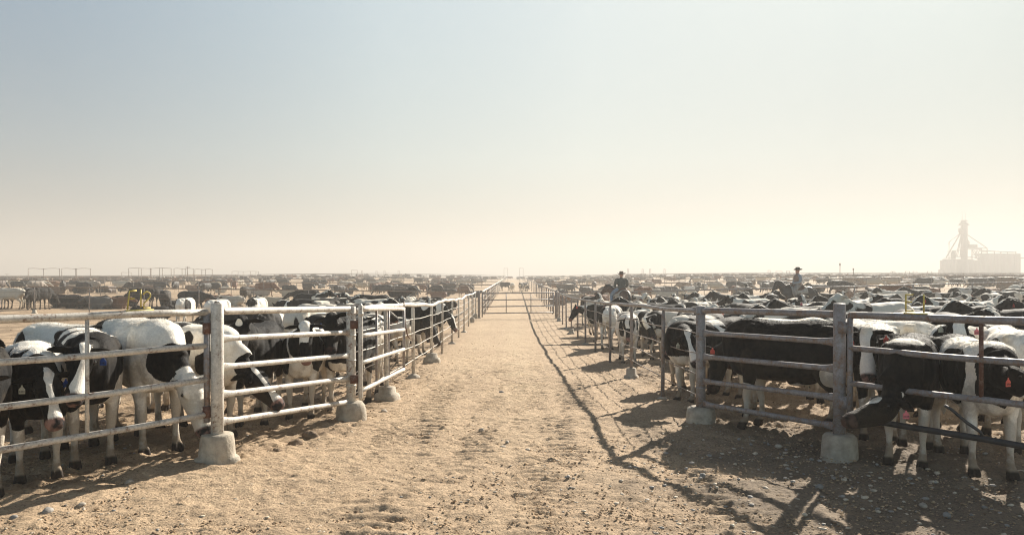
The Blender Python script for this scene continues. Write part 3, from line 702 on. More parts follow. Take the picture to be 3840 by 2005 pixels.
# lane fences
LP = [(-2.18, 13.0), (-2.19, 16.6), (-2.2, 20.4), (-2.2, 23.5), (-2.2, 27.4), (-2.2, 30.8), (-2.2, 34.2), (-2.2, 37.8), (-2.2, 41.3), (-2.2, 45)]
lane_fence([(-2.32, 11.0), (-2.19, 16.6), (-2.2, 30), (-2.2, 45)], LP, 'near left lane fence with a wavy white top pipe and strung rods', feet={0: 4, 1: 1, 2: 4, 4: 1, 6: 1, 8: 3, 9: 3}, r=.044, pr=.038, wob=.045, pmat='pale_steel')
RP = [(2.62, 13.0), (2.64, 16.5), (2.65, 20.2), (2.65, 23.7), (2.66, 27), (2.66, 30.2), (2.66, 33.4), (2.66, 36.6), (2.66, 39.3), (2.66, 42.2), (2.66, 44.6)]
lane_fence([(2.68, 10.75), (2.64, 16.5), (2.66, 30), (2.66, 44.8)], RP, 'near right lane fence with a grey top pipe throwing its shadow on the lane', mat='grey_steel', feet={0: 1, 1: 2, 2: 0, 4: 1, 6: 2, 7: 1, 9: 2}, r=.036, pr=.034, wob=.010, seed=3)
# beyond the cross gate
LB = [(-1.85 - .002 * (y - 45), y) for y in (46.5, 50, 53, 56.5, 60, 64, 68, 73, 78, 84, 90, 98, 108, 120, 135, 150, 170, 195, 225, 260)]
lane_fence([(-1.82, 46), (-1.9, 78), (-1.9, 150), (-1.9, 262)], LB, 'far left lane fence beyond the cross gate running towards the horizon', r=.045, pr=.04, wob=.02, seed=5)
RB = [(2.7 + .006 * (y - 45), y) for y in (46.5, 50, 53, 56.5, 60, 64, 68, 73, 78, 84, 90, 98, 108, 120, 135, 150, 170, 195, 225, 260)]
lane_fence([(2.7, 46), (2.9, 78), (3.33, 150), (4.0, 262)], RB, 'far right lane fence beyond the cross gate running towards the horizon', mat='grey_steel', r=.045, pr=.04, wob=.02, seed=6)
# cross gate over the lane
gy = 45.3; t = empty('pipe_gate', (-1.8, gy, g1(-1.8, gy))); tag(t, 'closed grey gate across the far end of the near lane', 'gate')
zl = lambda k: .30 + k * .40
for k in range(4):
    mb = MB(); mb.tube([(0, 0, zl(k)), (2.1, 0, zl(k) + .03), (4.35, 0, zl(k) + .05)], .034, 8); mb.build('rail', M['grey_steel'], t)
for x in (0.03, 1.45, 2.95, 4.32):
    mb = MB(); mb.tube([(x, 0, .30), (x, 0, 1.52)], .026, 8, up=(1, 0, 0)); mb.build('brace', M['grey_steel'], t)
mb = MB(); mb.tube([(-.05, -.03, .75), (.45, -.03, 1.2), (.75, -.03, 1.5)], .02, 6); mb.build('latch_bar', M['grey_steel'], t)
for x, lb in ((-2.0, 'thick end post left of the far cross gate'), (2.72, 'thick end post right of the far cross gate')):
    o = lane_post(None, (x, gy), 1.68, .07, 1, 'grey_steel', 9, name='gate_post'); tag(o, lb, 'post'); z = g1(x, gy); o.data.transform(Matrix.Translation((-x, -gy, -z))); o.location = (x, gy, z)
    for ch in o.children: ch.data.transform(Matrix.Translation((-x, -gy, -z)))

def cross(x0, x1, y, label, sp=3.3, tilt=0.0, **k):
    n = max(2, int(abs(x1 - x0) / sp)); pts = [(x0 + (x1 - x0) * i / n, y + tilt * (x0 + (x1 - x0) * i / n)) for i in range(n + 1)]
    return lane_fence([pts[0], pts[len(pts) // 2], pts[-1]], pts[:], label, **k)
cross(-2.35, -42, 45, 'nearest pen fence crossing behind the left herd', mat='thin_steel', r=.036, wob=.015, feet={3: 3, 5: 1, 7: 1, 8: 2, 9: 1, 10: 1}, seed=11, cables=(1.25, .95, .62, .3))
cross(2.85, 42, 45, 'nearest pen fence crossing behind the right herd and the riders', mat='grey_steel', r=.042, pr=.05, wob=.015, seed=12)
cross(-2.0, -66, 77, 'second pen fence crossing the left side beyond the bare ground', mat='thin_steel', r=.045, wob=.015, seed=13, feet={6: 2, 10: 3, 13: 1}, cables=(1.2, .8, .4))
cross(3.1, 70, 77, 'second pen fence crossing the right side beyond the riders', mat='thin_steel', r=.048, wob=.015, seed=14, cables=(1.2, .8, .4))
cross(-2.3, -62, 53, 'thin fence a few metres behind the nearest left cross fence', mat='thin_steel', r=.028, pr=.025, wob=.01, seed=15, cables=()) if False else None
for i, y in enumerate((112, 150, 200, 262)):
    w = .72 * y + 8; words = ('third', 'fourth', 'fifth', 'farthest')[i]
    for s, sd in ((-1, 'left'), (1, 'right')):
        n = int(w / (4 if i < 2 else 7)); x0 = 2.2 if s < 0 else 3.6 + i * .3; mb = MB()
        xs = [s * (x0 + (w - x0) * k / n) for k in range(n + 1)]
        z0 = g1(s * x0, y)
        mb.tube([(x - s * x0, 0, g1(x, y) + 1.6 - z0) for x in xs], .055 + .01 * i, 6)
        for c in (1.1, .6): mb.tube([(x - s * x0, 0, g1(x, y) + c - z0) for x in xs], .02, 4)
        for x in xs: mb.tube([(x - s * x0, 0, g1(x, y) - .1 - z0), (x - s * x0, 0, g1(x, y) + 1.58 - z0)], .045, 5, up=(1, 0, 0))
        o = mb.build('pipe_fence', M['thin_steel']); o.location = (s * x0, y, z0)
        tag(o, f'hazy {words} pen fence out from the lane on the {sd} side', 'fence')
# ------------------------------------------------------------------ gravel, clods and stones
def scatter(name, label, n, gen, rmin, rmax, mats, seed, flat=.6, cat='gravel', pw=2.2):
    rs = np.random.default_rng(seed)
    base = np.array([(1, 0, 0), (-1, 0, 0), (0, 1, 0), (0, -1, 0), (0, 0, 1), (0, 0, -1), (.6, .6, .55), (-.6, .6, .55), (-.6, -.6, .55), (.6, -.6, .55)], float)
    Fb = np.array([(4, 6, 7), (4, 7, 8), (4, 8, 9), (4, 9, 6), (0, 2, 6), (2, 1, 7), (1, 3, 8), (3, 0, 9), (6, 2, 7), (7, 1, 8), (8, 3, 9), (9, 0, 6), (0, 5, 2), (2, 5, 1), (1, 5, 3), (3, 5, 0)])
    x, y = gen(rs, n); n = len(x); r = rmin + (rmax - rmin) * rs.random(n) ** pw; z = gz(x, y)
    sc = np.stack([r * rs.uniform(.8, 1.5, n), r * rs.uniform(.7, 1.1, n), r * flat * rs.uniform(.7, 1.2, n)], 1); a = rs.uniform(0, 6.28, n)
    V = base[None] * sc[:, None] * rs.uniform(.78, 1.2, (n, len(base), 1)); c, s = np.cos(a)[:, None], np.sin(a)[:, None]
    W = np.stack([V[..., 0] * c - V[..., 1] * s + x[:, None], V[..., 0] * s + V[..., 1] * c + y[:, None], V[..., 2] + (z + r * flat * .25)[:, None]], -1).reshape(-1, 3)
    Fq = (Fb[None] + (np.arange(n) * len(base))[:, None, None]).reshape(-1, 3).astype(np.int32)
    me = bpy.data.meshes.new(name); me.vertices.add(len(W)); me.vertices.foreach_set('co', W.ravel()); me.loops.add(Fq.size); me.loops.foreach_set('vertex_index', Fq.ravel())
    me.polygons.add(len(Fq)); me.polygons.foreach_set('loop_start', np.arange(0, Fq.size, 3, dtype=np.int32)); me.update(calc_edges=True)
    for m in mats: me.materials.append(m)
    me.polygons.foreach_set('material_index', np.repeat(rs.integers(0, len(mats), n), len(Fb)).astype(np.int32))
    o = bpy.data.objects.new(name, me); C.objects.link(o); tag(o, label, cat, kind='stuff')
def persp(y0, y1, half=.72, bias=1.0):
    def g(rs, n):
        u = rs.random(n); y = 1 / (1 / y0 + (1 / y1 - 1 / y0) * u ** bias); x = rs.uniform(-half, half, n) * y; return x, y
    return g
M['pebble_a'] = simple('pale_pebble', (.46, .39, .30), .8, 0, .3, 20); M['pebble_b'] = simple('grey_pebble', (.27, .25, .225), .8, 0, .3, 20)
M['crumb_a'] = simple('dirt_crumb', (.38, .27, .165), .95, 0, .35, 25); M['crumb_b'] = simple('dark_crumb', (.20, .135, .082), .95, 0, .35, 25)
scatter('dirt_crumbs', 'loose crumbs of dry dirt covering the ground', 36000, persp(4.2, 30), .003, .017, [M['crumb_a'], M['crumb_a'], M['crumb_a'], M['crumb_b']], 5, .6, 'dirt', 3.0)
scatter('gravel', 'small pale pebbles strewn over the dirt', 2600, persp(4.4, 40), .006, .024, [M['pebble_a'], M['pebble_a'], M['pebble_b']], 6, .55, 'gravel', 2.6)
def gr(rs, n):
    x = rs.normal(3.2, 1.3, n); y = rs.normal(7.4, 1.0, n); k = (y > 4.5) & (x < 5.5); return x[k], y[k]
scatter('gravel', 'bluish pebbles in the shade in front of the right gate', 340, gr, .008, .034, [M['pebble_b'], M['pebble_a']], 7, .6, 'gravel', 2.0)
def gp(rs, n):
    x = rs.uniform(-30, 30, n); y = rs.uniform(7, 40, n); k = in_pen(x, y) > .5; return x[k], y[k]
scatter('manure_crumbs', 'dark trodden crumbs on the pen floors', 9000, gp, .01, .04, [M['crumb_b'], M['crumb_a']], 8, .5, 'dirt', 1.8)
def stone(px, py, rx, label, mat, name='stone', cat='stone', flat=.6, seed=0, rough=.16):
    Y = 8.0
    for _ in range(12): Y = (CAM_H - g1((px - 1920) * Y / F, Y)) * F / (py - 1033)
    x = (px - 1920) * Y / F; r = rx * Y / F; n = 14; mb = MB(); V = []; rr = 9
    for i in range(rr):
        th = math.pi * i / (rr - 1)
        for k in range(n):
            a = 2 * math.pi * k / n; V.append((math.sin(th) * math.cos(a), math.sin(th) * math.sin(a), math.cos(th)))
    V = np.array(V); q = 1 + fbm(V * 1.3 + seed * 5.3, seed, 3) * rough
    V = V * q[:, None] * np.array([r, r * .75, r * flat]); Fc = [(i * n + k, i * n + (k + 1) % n, (i + 1) * n + (k + 1) % n, (i + 1) * n + k) for i in range(rr - 1) for k in range(n)]
    mb.add(V, Fc); o = mb.build(name, M[mat]); o.location = (x, Y, g1(x, Y) + r * flat * .45); o.rotation_euler = (0, 0, seed * 1.3); tag(o, label, cat, 'loose stones on the ground'); return o
for i, (px, py, rx, lb, mt, fl) in enumerate([
    (178, 1922, 22, 'grey-brown stone at the lower left corner, largest of three', 'stone_b', .7), (52, 1942, 17, 'half-buried stone left of the largest lower left stone', 'stone_b', .5),
    (488, 1812, 16, 'rounded stone on the shadow edge below the left gate', 'stone', .7), (308, 1893, 18, 'flat pale stone in the shadow edge at the lower left', 'stone', .45), (650, 1776, 11, 'small brown stone just left of the thickest left footing', 'stone_b', .8),
    (1058, 1738, 14, 'pale buff stone right of the thickest left footing', 'stone', .6), (1880, 1480, 14, 'single larger stone in the middle of the lane', 'stone_b', .8), (2634, 1788, 15, 'reddish stone in the dark shade right of the gate shadow crossing', 'stone_b', .7),
    (1440, 1545, 16, 'flat pale stone left of the lane middle', 'stone', .5), (1300, 1690, 12, 'whitish stone below the banded left post', 'stone', .6), (1322, 1709, 15, 'white stone beside another white stone below the banded left post', 'stone', .6),
    (1805, 1617, 10, 'upright pale pebble at the lane middle', 'stone', .9), (1902, 1662, 10, 'rounded pale pebble right of the lane middle', 'stone', .8), (1886, 1676, 13, 'flat white pebble beside a rounded one right of the lane middle', 'stone', .35),
    (1978, 1688, 11, 'flat tan pebble on the right wheel track', 'stone', .5), (3462, 1897, 17, 'pale wedge-shaped stone in the shade under the right gate', 'stone', .55), (3073, 1830, 16, 'blue-grey stone in the shade, left of the right footing', 'stone_b', .7),
    (3552, 1935, 18, 'blue-grey stone near the lower right corner', 'stone_b', .65), (2920, 1676, 14, 'tan stone between the two thick right posts', 'stone', .6), (2440, 1570, 11, 'tan stone on the shade edge left of the banded right post', 'stone', .5)]):
    stone(px, py, rx, lb, mt, flat=fl, seed=i + 1)
stone(1165, 1650, 32, 'big broken dirt clod in front of the left panel', 'clod', 'dirt_clod', 'clod', .75, 31, .5)
stone(1105, 1668, 26, 'low crumbly clod left of the biggest clod before the left panel', 'clod', 'dirt_clod', 'clod', .5, 32, .6)
stone(1035, 1695, 20, 'dark clod nearest the camera before the left panel', 'clod', 'dirt_clod', 'clod', .5, 33, .6)
o = stone(1447, 1500, 36, 'worn round concrete lump fallen beside the open gate', 'concrete', 'concrete_lump', 'lump', .8, 34, .12)
# ------------------------------------------------------------------ the cattle one can tell apart
BODYTOP = 1.45
def at(px, py, Y): return P(px, py, Y)
OCC = [(15.55, 40.6, 184, 1.2), (6.10, 41.6, 118, 1.2), (14.5, 38.9, 180, 1.5), (13.8, 37.4, 180, 1.5), (5.9, 40, 120, 1), (5.6, 38.6, 0, 1), (16.4, 38.8, 180, 1.5), (15.6, 37.0, 180, 1.5), (14.2, 35.6, 180, 1.4), (6.6, 39.6, 90, 1)]                                   # (x, y, yaw, length, width) of everything already placed
_mk = make_cow
def fore(label, XY, yaw, poll, muz, **k):
    OCC.append((XY[0], XY[1], yaw, k.get('scale', 1.0)))
    return _mk('cow', label, XY, yaw, at(*poll), at(*muz), **k)
GF = 'cattle crowding the near fences'
# --- left pen, nearest row
fore('grey-black cow with white chest and foreleg, cut off by the left picture edge', (-5.10, 7.02), -50, (-110, 1420, 6.42), (-70, 1640, 6.25), scale=.97, base=1, face='muzzle', blobs=[(.78, 0, .8, .2, .3, .35, -1)], group=GF)
fore('black-faced cow with broad white nose stripe and blue tag, second from left edge', (-4.90, 7.66), -53, (158, 1405, 7.15), (200, 1600, 6.86), scale=.90, base=1, face='blaze', blobs=[(.1, 0, 1.4, .5, .25, .22, -1), (.62, .1, 1.25, .16, .3, .3, -1), (-.5, 0, 1.4, .25, .35, .3, -1)], tags=[('L', 'blue', '2137'), ('R', 'pale', '3413')], group=GF)
fore('cow with long white blaze and furry neck behind the left gate upright', (-4.72, 8.28), -53, (312, 1298, 7.35), (280, 1462, 7.02), scale=.98, base=1, face='blaze', blobs=[(.2, 0, 1.45, .3, .4, .25, -1), (.52, .2, .78, .2, .3, .22, -1), (-.3, 0, 1.5, .12, .4, .35, -1)], tags=[('L', 'blue', '2142')], group=GF)
fore('big cream-white cow lowering its black-patched head to the thickest left post', (-4.42, 8.95), -46, (708, 1410, 8.15), (768, 1575, 8.0), scale=1.06, base=-1, face='white', blobs=[(.80, .05, 1.0, .24, .3, .20, 1), (.95, .1, .72, .2, .3, .2, 1), (1.15, .25, .45, .16, .3, .2, 1), (-.35, -.2, .95, .08, .1, .1, 1)], hair=16000, step=[(0, .02), (.05, 0), (0, 0), (.06, 0)], group=GF)
fore('white cow seen from its side behind the first row, black patch on its rump', (-5.75, 9.85), -14, (520, 1245, 9.6), (600, 1330, 9.5), scale=1.0, base=-1, face='black', blobs=[(-.62, -.2, 1.15, .13, .22, .22, 1), (-.80, 0, 1.0, .08, .2, .25, 1), (.45, -.1, 1.35, .16, .3, .18, 1)], hair=16000, group=GF)
fore('black cow standing behind the left edge of the white-sided cow', (-7.0, 9.3), -58, (-60, 1240, 8.6), (-80, 1340, 8.3), base=1, face='black', group=GF)
fore('black cow with white split face looking over the big cream-white cow', (-6.1, 12.1), -22, (522, 1190, 11.4), (562, 1250, 11.1), base=1, face='blaze', blobs=[(.7, .1, 1.15, .1, .4, .3, -1)], group=GF)
fore('dark brown-backed cow standing behind the cream-white cow', (-5.05, 11.6), 168, (520, 1235, 12.0), (470, 1300, 12.0), scale=1.0, base=1, face='black', group=GF)
# --- left panel
fore('white cow with black patches, lowered spotted head, between the two thick left posts', (-4.12, 9.78), -36, (935, 1385, 9.25), (1028, 1478, 9.1), scale=1.0, base=-1, face='blaze', blobs=[(-.3, -.2, 1.3, .22, .35, .18, 1), (.15, -.25, 1.15, .16, .2, .2, 1), (-.68, -.1, 1.15, .1, .3, .22, 1), (.55, -.1, .98, .2, .25, .17, 1), (.95, .1, .95, .16, .2, .16, 1), (.46, -.17, .45, .08, .1, .22, 1)], legs=False, group=GF)
fore('black cow with a white heart on its forehead looking at the camera', (-3.70, 10.95), -83, (905, 1193, 9.95), (888, 1335, 9.65), scale=.98, base=1, face='heart', blobs=[(.78, 0, 1.0, .1, .14, .4, 1)], group=GF)
fore('spotted cow with broad white face looking over the middle of the left panel', (-3.16, 11.5), -86, (1143, 1213, 10.6), (1150, 1335, 10.35), scale=.93, base=-1, face='sides', blobs=[(.45, .26, 1.05, .3, .14, .28, 1), (.62, -.22, 1.0, .26, .14, .30, 1), (.0, -.2, 1.35, .25, .2, .15, 1), (.0, .25, 1.3, .2, .15, .2, 1)], group=GF)
fore('black cow with green and blue tags, raised head left of the banded left post', (-2.62, 12.05), -92, (1240, 1180, 11.25), (1232, 1292, 10.95), scale=1.0, base=1, face='black', blobs=[(.72, 0, .75, .12, .2, .14, -1)], legs=True, tags=[('R', 'green', None), ('R', 'blue', '2133')], group=GF)
fore('white-legged spotted cow standing behind the banded left post', (-2.72, 14.35), -84, (1345, 1195, 13.4), (1360, 1290, 13.2), scale=1.0, base=-1, face='blaze', blobs=[(.6, -.1, 1.2, .2, .2, .2, 1), (-.1, 0, 1.3, .3, .35, .25, 1)], group=GF)
# --- row along the left lane fence
fore('long black cow grazing along the left lane fence behind the open gate', (-3.25, 22.8), -14, (1612, 1215, 22.2), (1650, 1290, 22.0), scale=1.08, base=1, face='black', blobs=[(.62, 0, 1.4, .12, .35, .2, -1), (.0, 0, .72, .12, .2, .1, -1)], hair=2500, voxel=.02, group=GF)
fore('black cow with white shoulder ruff and lowered head at the left lane fence', (-3.15, 27.6), -28, (1690, 1180, 27.0), (1722, 1250, 26.6), scale=1.05, base=1, face='blaze', blobs=[(.62, 0, 1.3, .15, .4, .3, -1), (-.3, 0, 1.4, .3, .4, .2, -1)], hair=2000, voxel=.022, group=GF)
# --- loose holsteins standing on the bare left ground
fore('black and white cow rear on, leftmost of four loose on bare left ground', (-15.3, 35.0), 95, (700, 1118, 35.9), (700, 1140, 36.2), base=-1, face='black', blobs=[(-.5, .25, 1.1, .35, .2, .35, 1), (-.5, -.28, 1.15, .35, .16, .35, 1)], hair=0, voxel=.026, group='loose cattle on the bare left ground')
fore('spotted cow rear on, second of four loose on bare left ground', (-13.1, 33.3), 80, (810, 1118, 34.3), (812, 1140, 34.6), base=-1, face='black', blobs=[(-.5, .3, 1.15, .3, .2, .3, 1), (-.5, -.25, 1.1, .3, .12, .35, 1)], hair=0, voxel=.026, group='loose cattle on the bare left ground')
fore('cow with black rump and white hocks, third of four on bare left ground', (-12.2, 35.8), 84, (962, 1110, 36.8), (962, 1130, 37.0), base=-1, face='black', blobs=[(-.6, .0, 1.15, .35, .24, .3, 1)], hair=0, voxel=.026, group='loose cattle on the bare left ground')
fore('white cow with bold black spots standing sideways on the bare left ground', (-9.9, 33.6), 160, (1042, 1150, 33.9), (1028, 1175, 33.6), base=-1, face='black', blobs=[(.35, .2, 1.3, .22, .3, .2, 1), (-.05, .2, 1.25, .12, .2, .15, 1), (-.5, .2, 1.3, .14, .2, .2, 1), (.5, .2, 1.0, .1, .2, .18, 1)], hair=0, voxel=.024, group='loose cattle on the bare left ground')
# --- right panel
fore('big all-black cow standing sideways behind the short right panel', (3.72, 10.0), 143, (2690, 1310, 10.95), (2655, 1470, 10.75), scale=1.03, base=1, face='black', blobs=[(-.45, .0, .78, .28, .22, .10, -1), (-.62, .2, .75, .2, .3, .15, -1)], tags=[('L', 'red', None)], hair=16000, step=[(.05, 0), (-.05, 0), (0, 0), (.1, 0)], group=GF)
fore('cow with a white back behind the big all-black cow', (4.05, 11.1), 150, (2760, 1235, 11.9), (2735, 1330, 11.8), base=-1, face='black', blobs=[(.1, 0, 1.0, .6, .5, .3, 1), (.6, 0, 1.3, .12, .3, .2, 1)], hair=11000, group=GF)
fore('young black and white cow with pale tags left of the banded right post', (3.38, 13.0), -152, (2572, 1245, 11.9), (2598, 1325, 11.6), scale=.98, base=1, face='blaze', blobs=[(.3, 0, .7, .6, .4, .22, -1), (-.1, .0, 1.4, .15, .4, .4, -1)], tags=[('R', 'pale', '3374'), ('L', 'pale', '3374')], group=GF)
fore('small spotted white-faced cow facing the camera between right lane fence posts', (3.17, 20.5), -94, (2353, 1193, 19.5), (2358, 1262, 19.3), scale=.94, base=-1, face='sides', blobs=[(.62, .18, 1.1, .1, .12, .2, 1), (.62, -.2, 1.0, .12, .14, .25, 1), (-.1, 0, 1.3, .3, .3, .3, 1)], legs=True, hair=2500, voxel=.02, group=GF)
fore('black and white cow with drooping head right of the white-faced calf', (3.95, 21.6), -72, (2415, 1195, 20.6), (2448, 1262, 20.4), scale=.96, base=1, face='sides', blobs=[(.25, 0, 1.3, .1, .4, .4, -1), (-.4, 0, 1.3, .25, .4, .3, -1), (.7, 0, .8, .2, .3, .2, -1)], tags=[('R', 'pale', None)], hair=2000, voxel=.022, group=GF)
fore('spotted cow seen from behind, head inside the herd along the right lane fence', (3.35, 25.2), 70, (2300, 1150, 26.2), (2310, 1170, 26.5), base=-1, face='black', blobs=[(-.6, .15, 1.15, .3, .16, .3, 1), (-.2, -.2, 1.25, .2, .2, .25, 1)], hair=0, voxel=.024, group=GF)
fore('white-shouldered cow reaching to the right lane fence near the far gate', (3.7, 28.6), 168, (2160, 1150, 28.8), (2135, 1190, 28.6), base=-1, face='blaze', blobs=[(.45, 0, 1.1, .4, .4, .5, 1), (-.35, 0, 1.2, .16, .4, .25, 1)], tags=[('L', 'red', None)], hair=0, voxel=.024, group=GF)
# --- behind the right gate
fore('white-blazed cow with red tag looking out beside the thickest right post', (4.80, 9.78), -116, (3246, 1238, 8.95), (3250, 1402, 8.70), scale=.98, base=1, face='wide', blobs=[(-.1, 0, 1.4, .6, .35, .25, -1), (.45, -.1, 1.4, .25, .3, .2, -1)], tags=[('L', 'red', '2137'), ('R', 'red', None)], hair=16000, group=GF)
fore('black cow pushing its low head through the right gate against the thick post', (4.42, 8.28), -124, (3350, 1492, 7.60), (3158, 1560, 7.42), hs=1.22, scale=.93, base=1, face='patch', blobs=[(.45, .0, 1.45, .28, .22, .13, -1), (-.2, .25, 1.1, .05, .1, .35, -1), (.98, -.1, .86, .08, .2, .05, -1)], tags=[('L', 'pink', '2137')], hair=16000, ears=.2, group=GF)
fore('nearest right cow, bold black and white bands, head turned out of the picture', (4.86, 7.88), -101, (3738, 1370, 7.02), (3925, 1445, 6.90), scale=.93, base=-1, face='muzzle', blobs=[(.25, -.34, 1.1, .32, .17, .42, 1), (.75, .12, 1.08, .28, .20, .24, 1), (.9, .3, 1.15, .3, .3, .3, 1), (-.4, 0, 1.2, .25, .5, .3, 1), (.1, .05, 1.45, .12, .12, .1, 1)], tags=[('R', 'red', '3754')], hair=16000, step=[(.06, 0), (-.02, 0), (0, 0), (.05, 0)], group=GF)
fore('cow with plain white face and wide black ears looking over its right neighbours', (6.35, 10.35), -150, (3592, 1200, 9.55), (3586, 1350, 9.3), scale=1.0, base=-1, face='sides', blobs=[(.5, .0, 1.2, .14, .4, .2, 1), (-.5, .2, 1.2, .22, .2, .15, 1), (-.15, .25, 1.3, .1, .2, .16, 1), (.0, .3, 1.05, .12, .1, .12, 1)], tags=[('R', 'pale', None), ('L', 'pink', '2137')], hair=11000, group=GF)
fore('plain white cow seen rear on behind the blazed cow at the right gate', (5.30, 11.2), 84, (3320, 1215, 12.0), (3320, 1300, 12.3), scale=1.0, base=-1, face='white', hair=10000, group=GF)
fore('white cow rear on with black flank patch, behind the low-headed black cow', (5.98, 11.9), 118, (3330, 1225, 12.6), (3310, 1300, 12.8), scale=1.0, base=-1, face='black', blobs=[(.15, .25, 1.2, .13, .2, .22, 1), (-.1, .3, 1.0, .07, .1, .12, 1)], hair=10000, group=GF)
fore('white cow with a black spot at the right picture edge behind the gate', (6.15, 9.15), 72, (3960, 1260, 9.9), (3970, 1330, 10.2), scale=.97, base=-1, face='black', blobs=[(-.25, .25, 1.15, .22, .2, .2, 1)], hair=5000, group=GF)
fore('small white cow with round black spots standing behind the short right panel', (4.75, 12.9), 8, (3240, 1215, 13.1), (3290, 1270, 13.0), scale=1.0, base=-1, face='black', blobs=[(-.6, -.2, 1.1, .08, .2, .16, 1), (.05, -.2, 1.15, .12, .2, .14, 1), (.45, -.2, 1.2, .16, .2, .2, 1), (-.15, -.3, .95, .06, .1, .07, 1)], hair=3000, group=GF)
# ------------------------------------------------------------------ the herd: prototypes, then copies
def proto(name, poll, D, lying=False, voxel=.03, step=None, tail=0.0, sd=0, ears=0.0):
    me, V, hd = cow_shape(poll, D, step, voxel, lying=lying, tail_swing=tail, seed=sd, ears=ears)
    a, s, u = head_uv(V, hd)
    pf = np.clip((V[:, 2] - (.62 if not lying else .10)) * 2.2, -1.6, .25)                      # legs and belly lean white
    near = (np.abs(s) < .24) & (np.abs(u + .05) < .24) & (a > -.08) & (a < .62)
    blaze = near & (np.abs(s) < .045) & (u > -.1)
    pf = np.where(near, .9, pf); pf = np.where(blaze, -.7, pf)
    pf = np.where((V[:, 0] < -.84) & (V[:, 2] < .75), -1.0, pf)
    nose = np.clip((a - .475) / .02, 0, 1) * (np.abs(s) < .1) * (np.abs(u + .06) < .1)
    R_ = V.copy(); R_[:, 2] += .6 if lying else 0
    set_attr(me, 'pf', pf); set_attr(me, 'nose', nose); set_vec(me, 'rest', R_)
    me.materials.append(M['coat_herd']); me.name = name
    return me, hd
KINDS = {
 'up':      dict(poll=(.98, .0, 1.60), D=(.8, .1, -.5), sd=1),
 'upturnL': dict(poll=(.92, .26, 1.58), D=(.35, .75, -.4), sd=2, step=[(.05, 0), (-.08, 0), (.05, 0), (-.05, 0)]),
 'upturnR': dict(poll=(.92, -.26, 1.56), D=(.35, -.75, -.45), sd=3, tail=.06),
 'level':   dict(poll=(1.14, .05, 1.22), D=(.8, .0, -.55), sd=4, step=[(.12, 0), (-.1, 0), (-.08, 0), (.1, 0)]),
 'low':     dict(poll=(1.14, -.08, .92), D=(.45, -.1, -.85), sd=5),
 'graze':   dict(poll=(1.10, .12, .58), D=(.30, .0, -.9), sd=6, step=[(.15, 0), (-.1, 0), (0, 0), (.08, 0)]),
 'lie':     dict(poll=(.98, .10, .86), D=(.8, .2, -.4), lying=True, sd=7),
 'lieturn': dict(poll=(.85, .42, .72), D=(.1, .85, -.4), lying=True, sd=8),
}
PROTO = {k: proto('cow_' + k, **v) for k, v in KINDS.items()}
HERD = []
def clash(x, y, yaw, sc=1.0, gap=1.0):
    c, s = math.cos(R(yaw)), math.sin(R(yaw)); A = [(x + c * d, y + s * d) for d in (-.55, 0, .55)]
    for (ox, oy, oyaw, osc) in OCC:
        if abs(ox - x) > 2.6 or abs(oy - y) > 2.6: continue
        c2, s2 = math.cos(R(oyaw)), math.sin(R(oyaw))
        for d in (-.55, 0, .55):
            for (ax, ay) in A:
                if (ox + c2 * d * osc - ax) ** 2 + (oy + s2 * d * osc - ay) ** 2 < (.60 * gap) ** 2: return True
    return False
BLACKS = [((.016, .015, .015), 'black'), ((.022, .018, .016), 'black')]
BEEF = [((.018, .016, .015), 'black', .0), ((.02, .018, .016), 'black', .0), ((.03, .024, .02), 'dark', .0), ((.16, .07, .035), 'red-brown', .0), ((.20, .11, .06), 'tan', .0), ((.42, .34, .24), 'cream', .0), ((.50, .45, .37), 'pale', .0), ((.16, .07, .035), 'red and white', .30), ((.30, .25, .2), 'grey-buff', .0), ((.017, .015, .015), 'black and white', .35)]
TAGD = {}
def tag_data(colour):
    if colour not in TAGD:
        o = ear_tag(None, (0, 0, 0), (0, -1), colour); TAGD[colour] = o.data; bpy.data.objects.remove(o)
    return TAGD[colour]
def put(kind, x, y, yaw, sc, col, alpha, word, zone, tagc=None):
    me, hd = PROTO[kind]
    o = bpy.data.objects.new('cow', me); C.objects.link(o); o.location = (x, y, g1(x, y) - (.02 if kind.startswith('lie') else 0)); o.rotation_euler = (0, 0, R(yaw))
    o.scale = (sc, sc * random.uniform(.95, 1.06), sc * random.uniform(.97, 1.03)); o.color = (*col, alpha)
    OCC.append((x, y, yaw, sc)); HERD.append((o, kind, x, y, yaw, word, zone))
    if tagc:
        side = random.choice((1, -1)); q = hd['q']; p = q(.05, side * .17, -.075); f = nrm(hd['D'] * (1, 1, 0))
        t_ = bpy.data.objects.new('ear_tag', tag_data(tagc)); C.objects.link(t_); t_.parent = o; t_.scale = (1.15,) * 3
        t_.location = tuple(p + f * .03); t_.rotation_euler = (0, 0, math.atan2(f[1], f[0]) + math.pi / 2)
    return o
def whiteword(a): return 'black' if a < .36 else ('mostly black' if a < .45 else ('black and white' if a < .54 else ('mostly white' if a < .63 else 'white')))
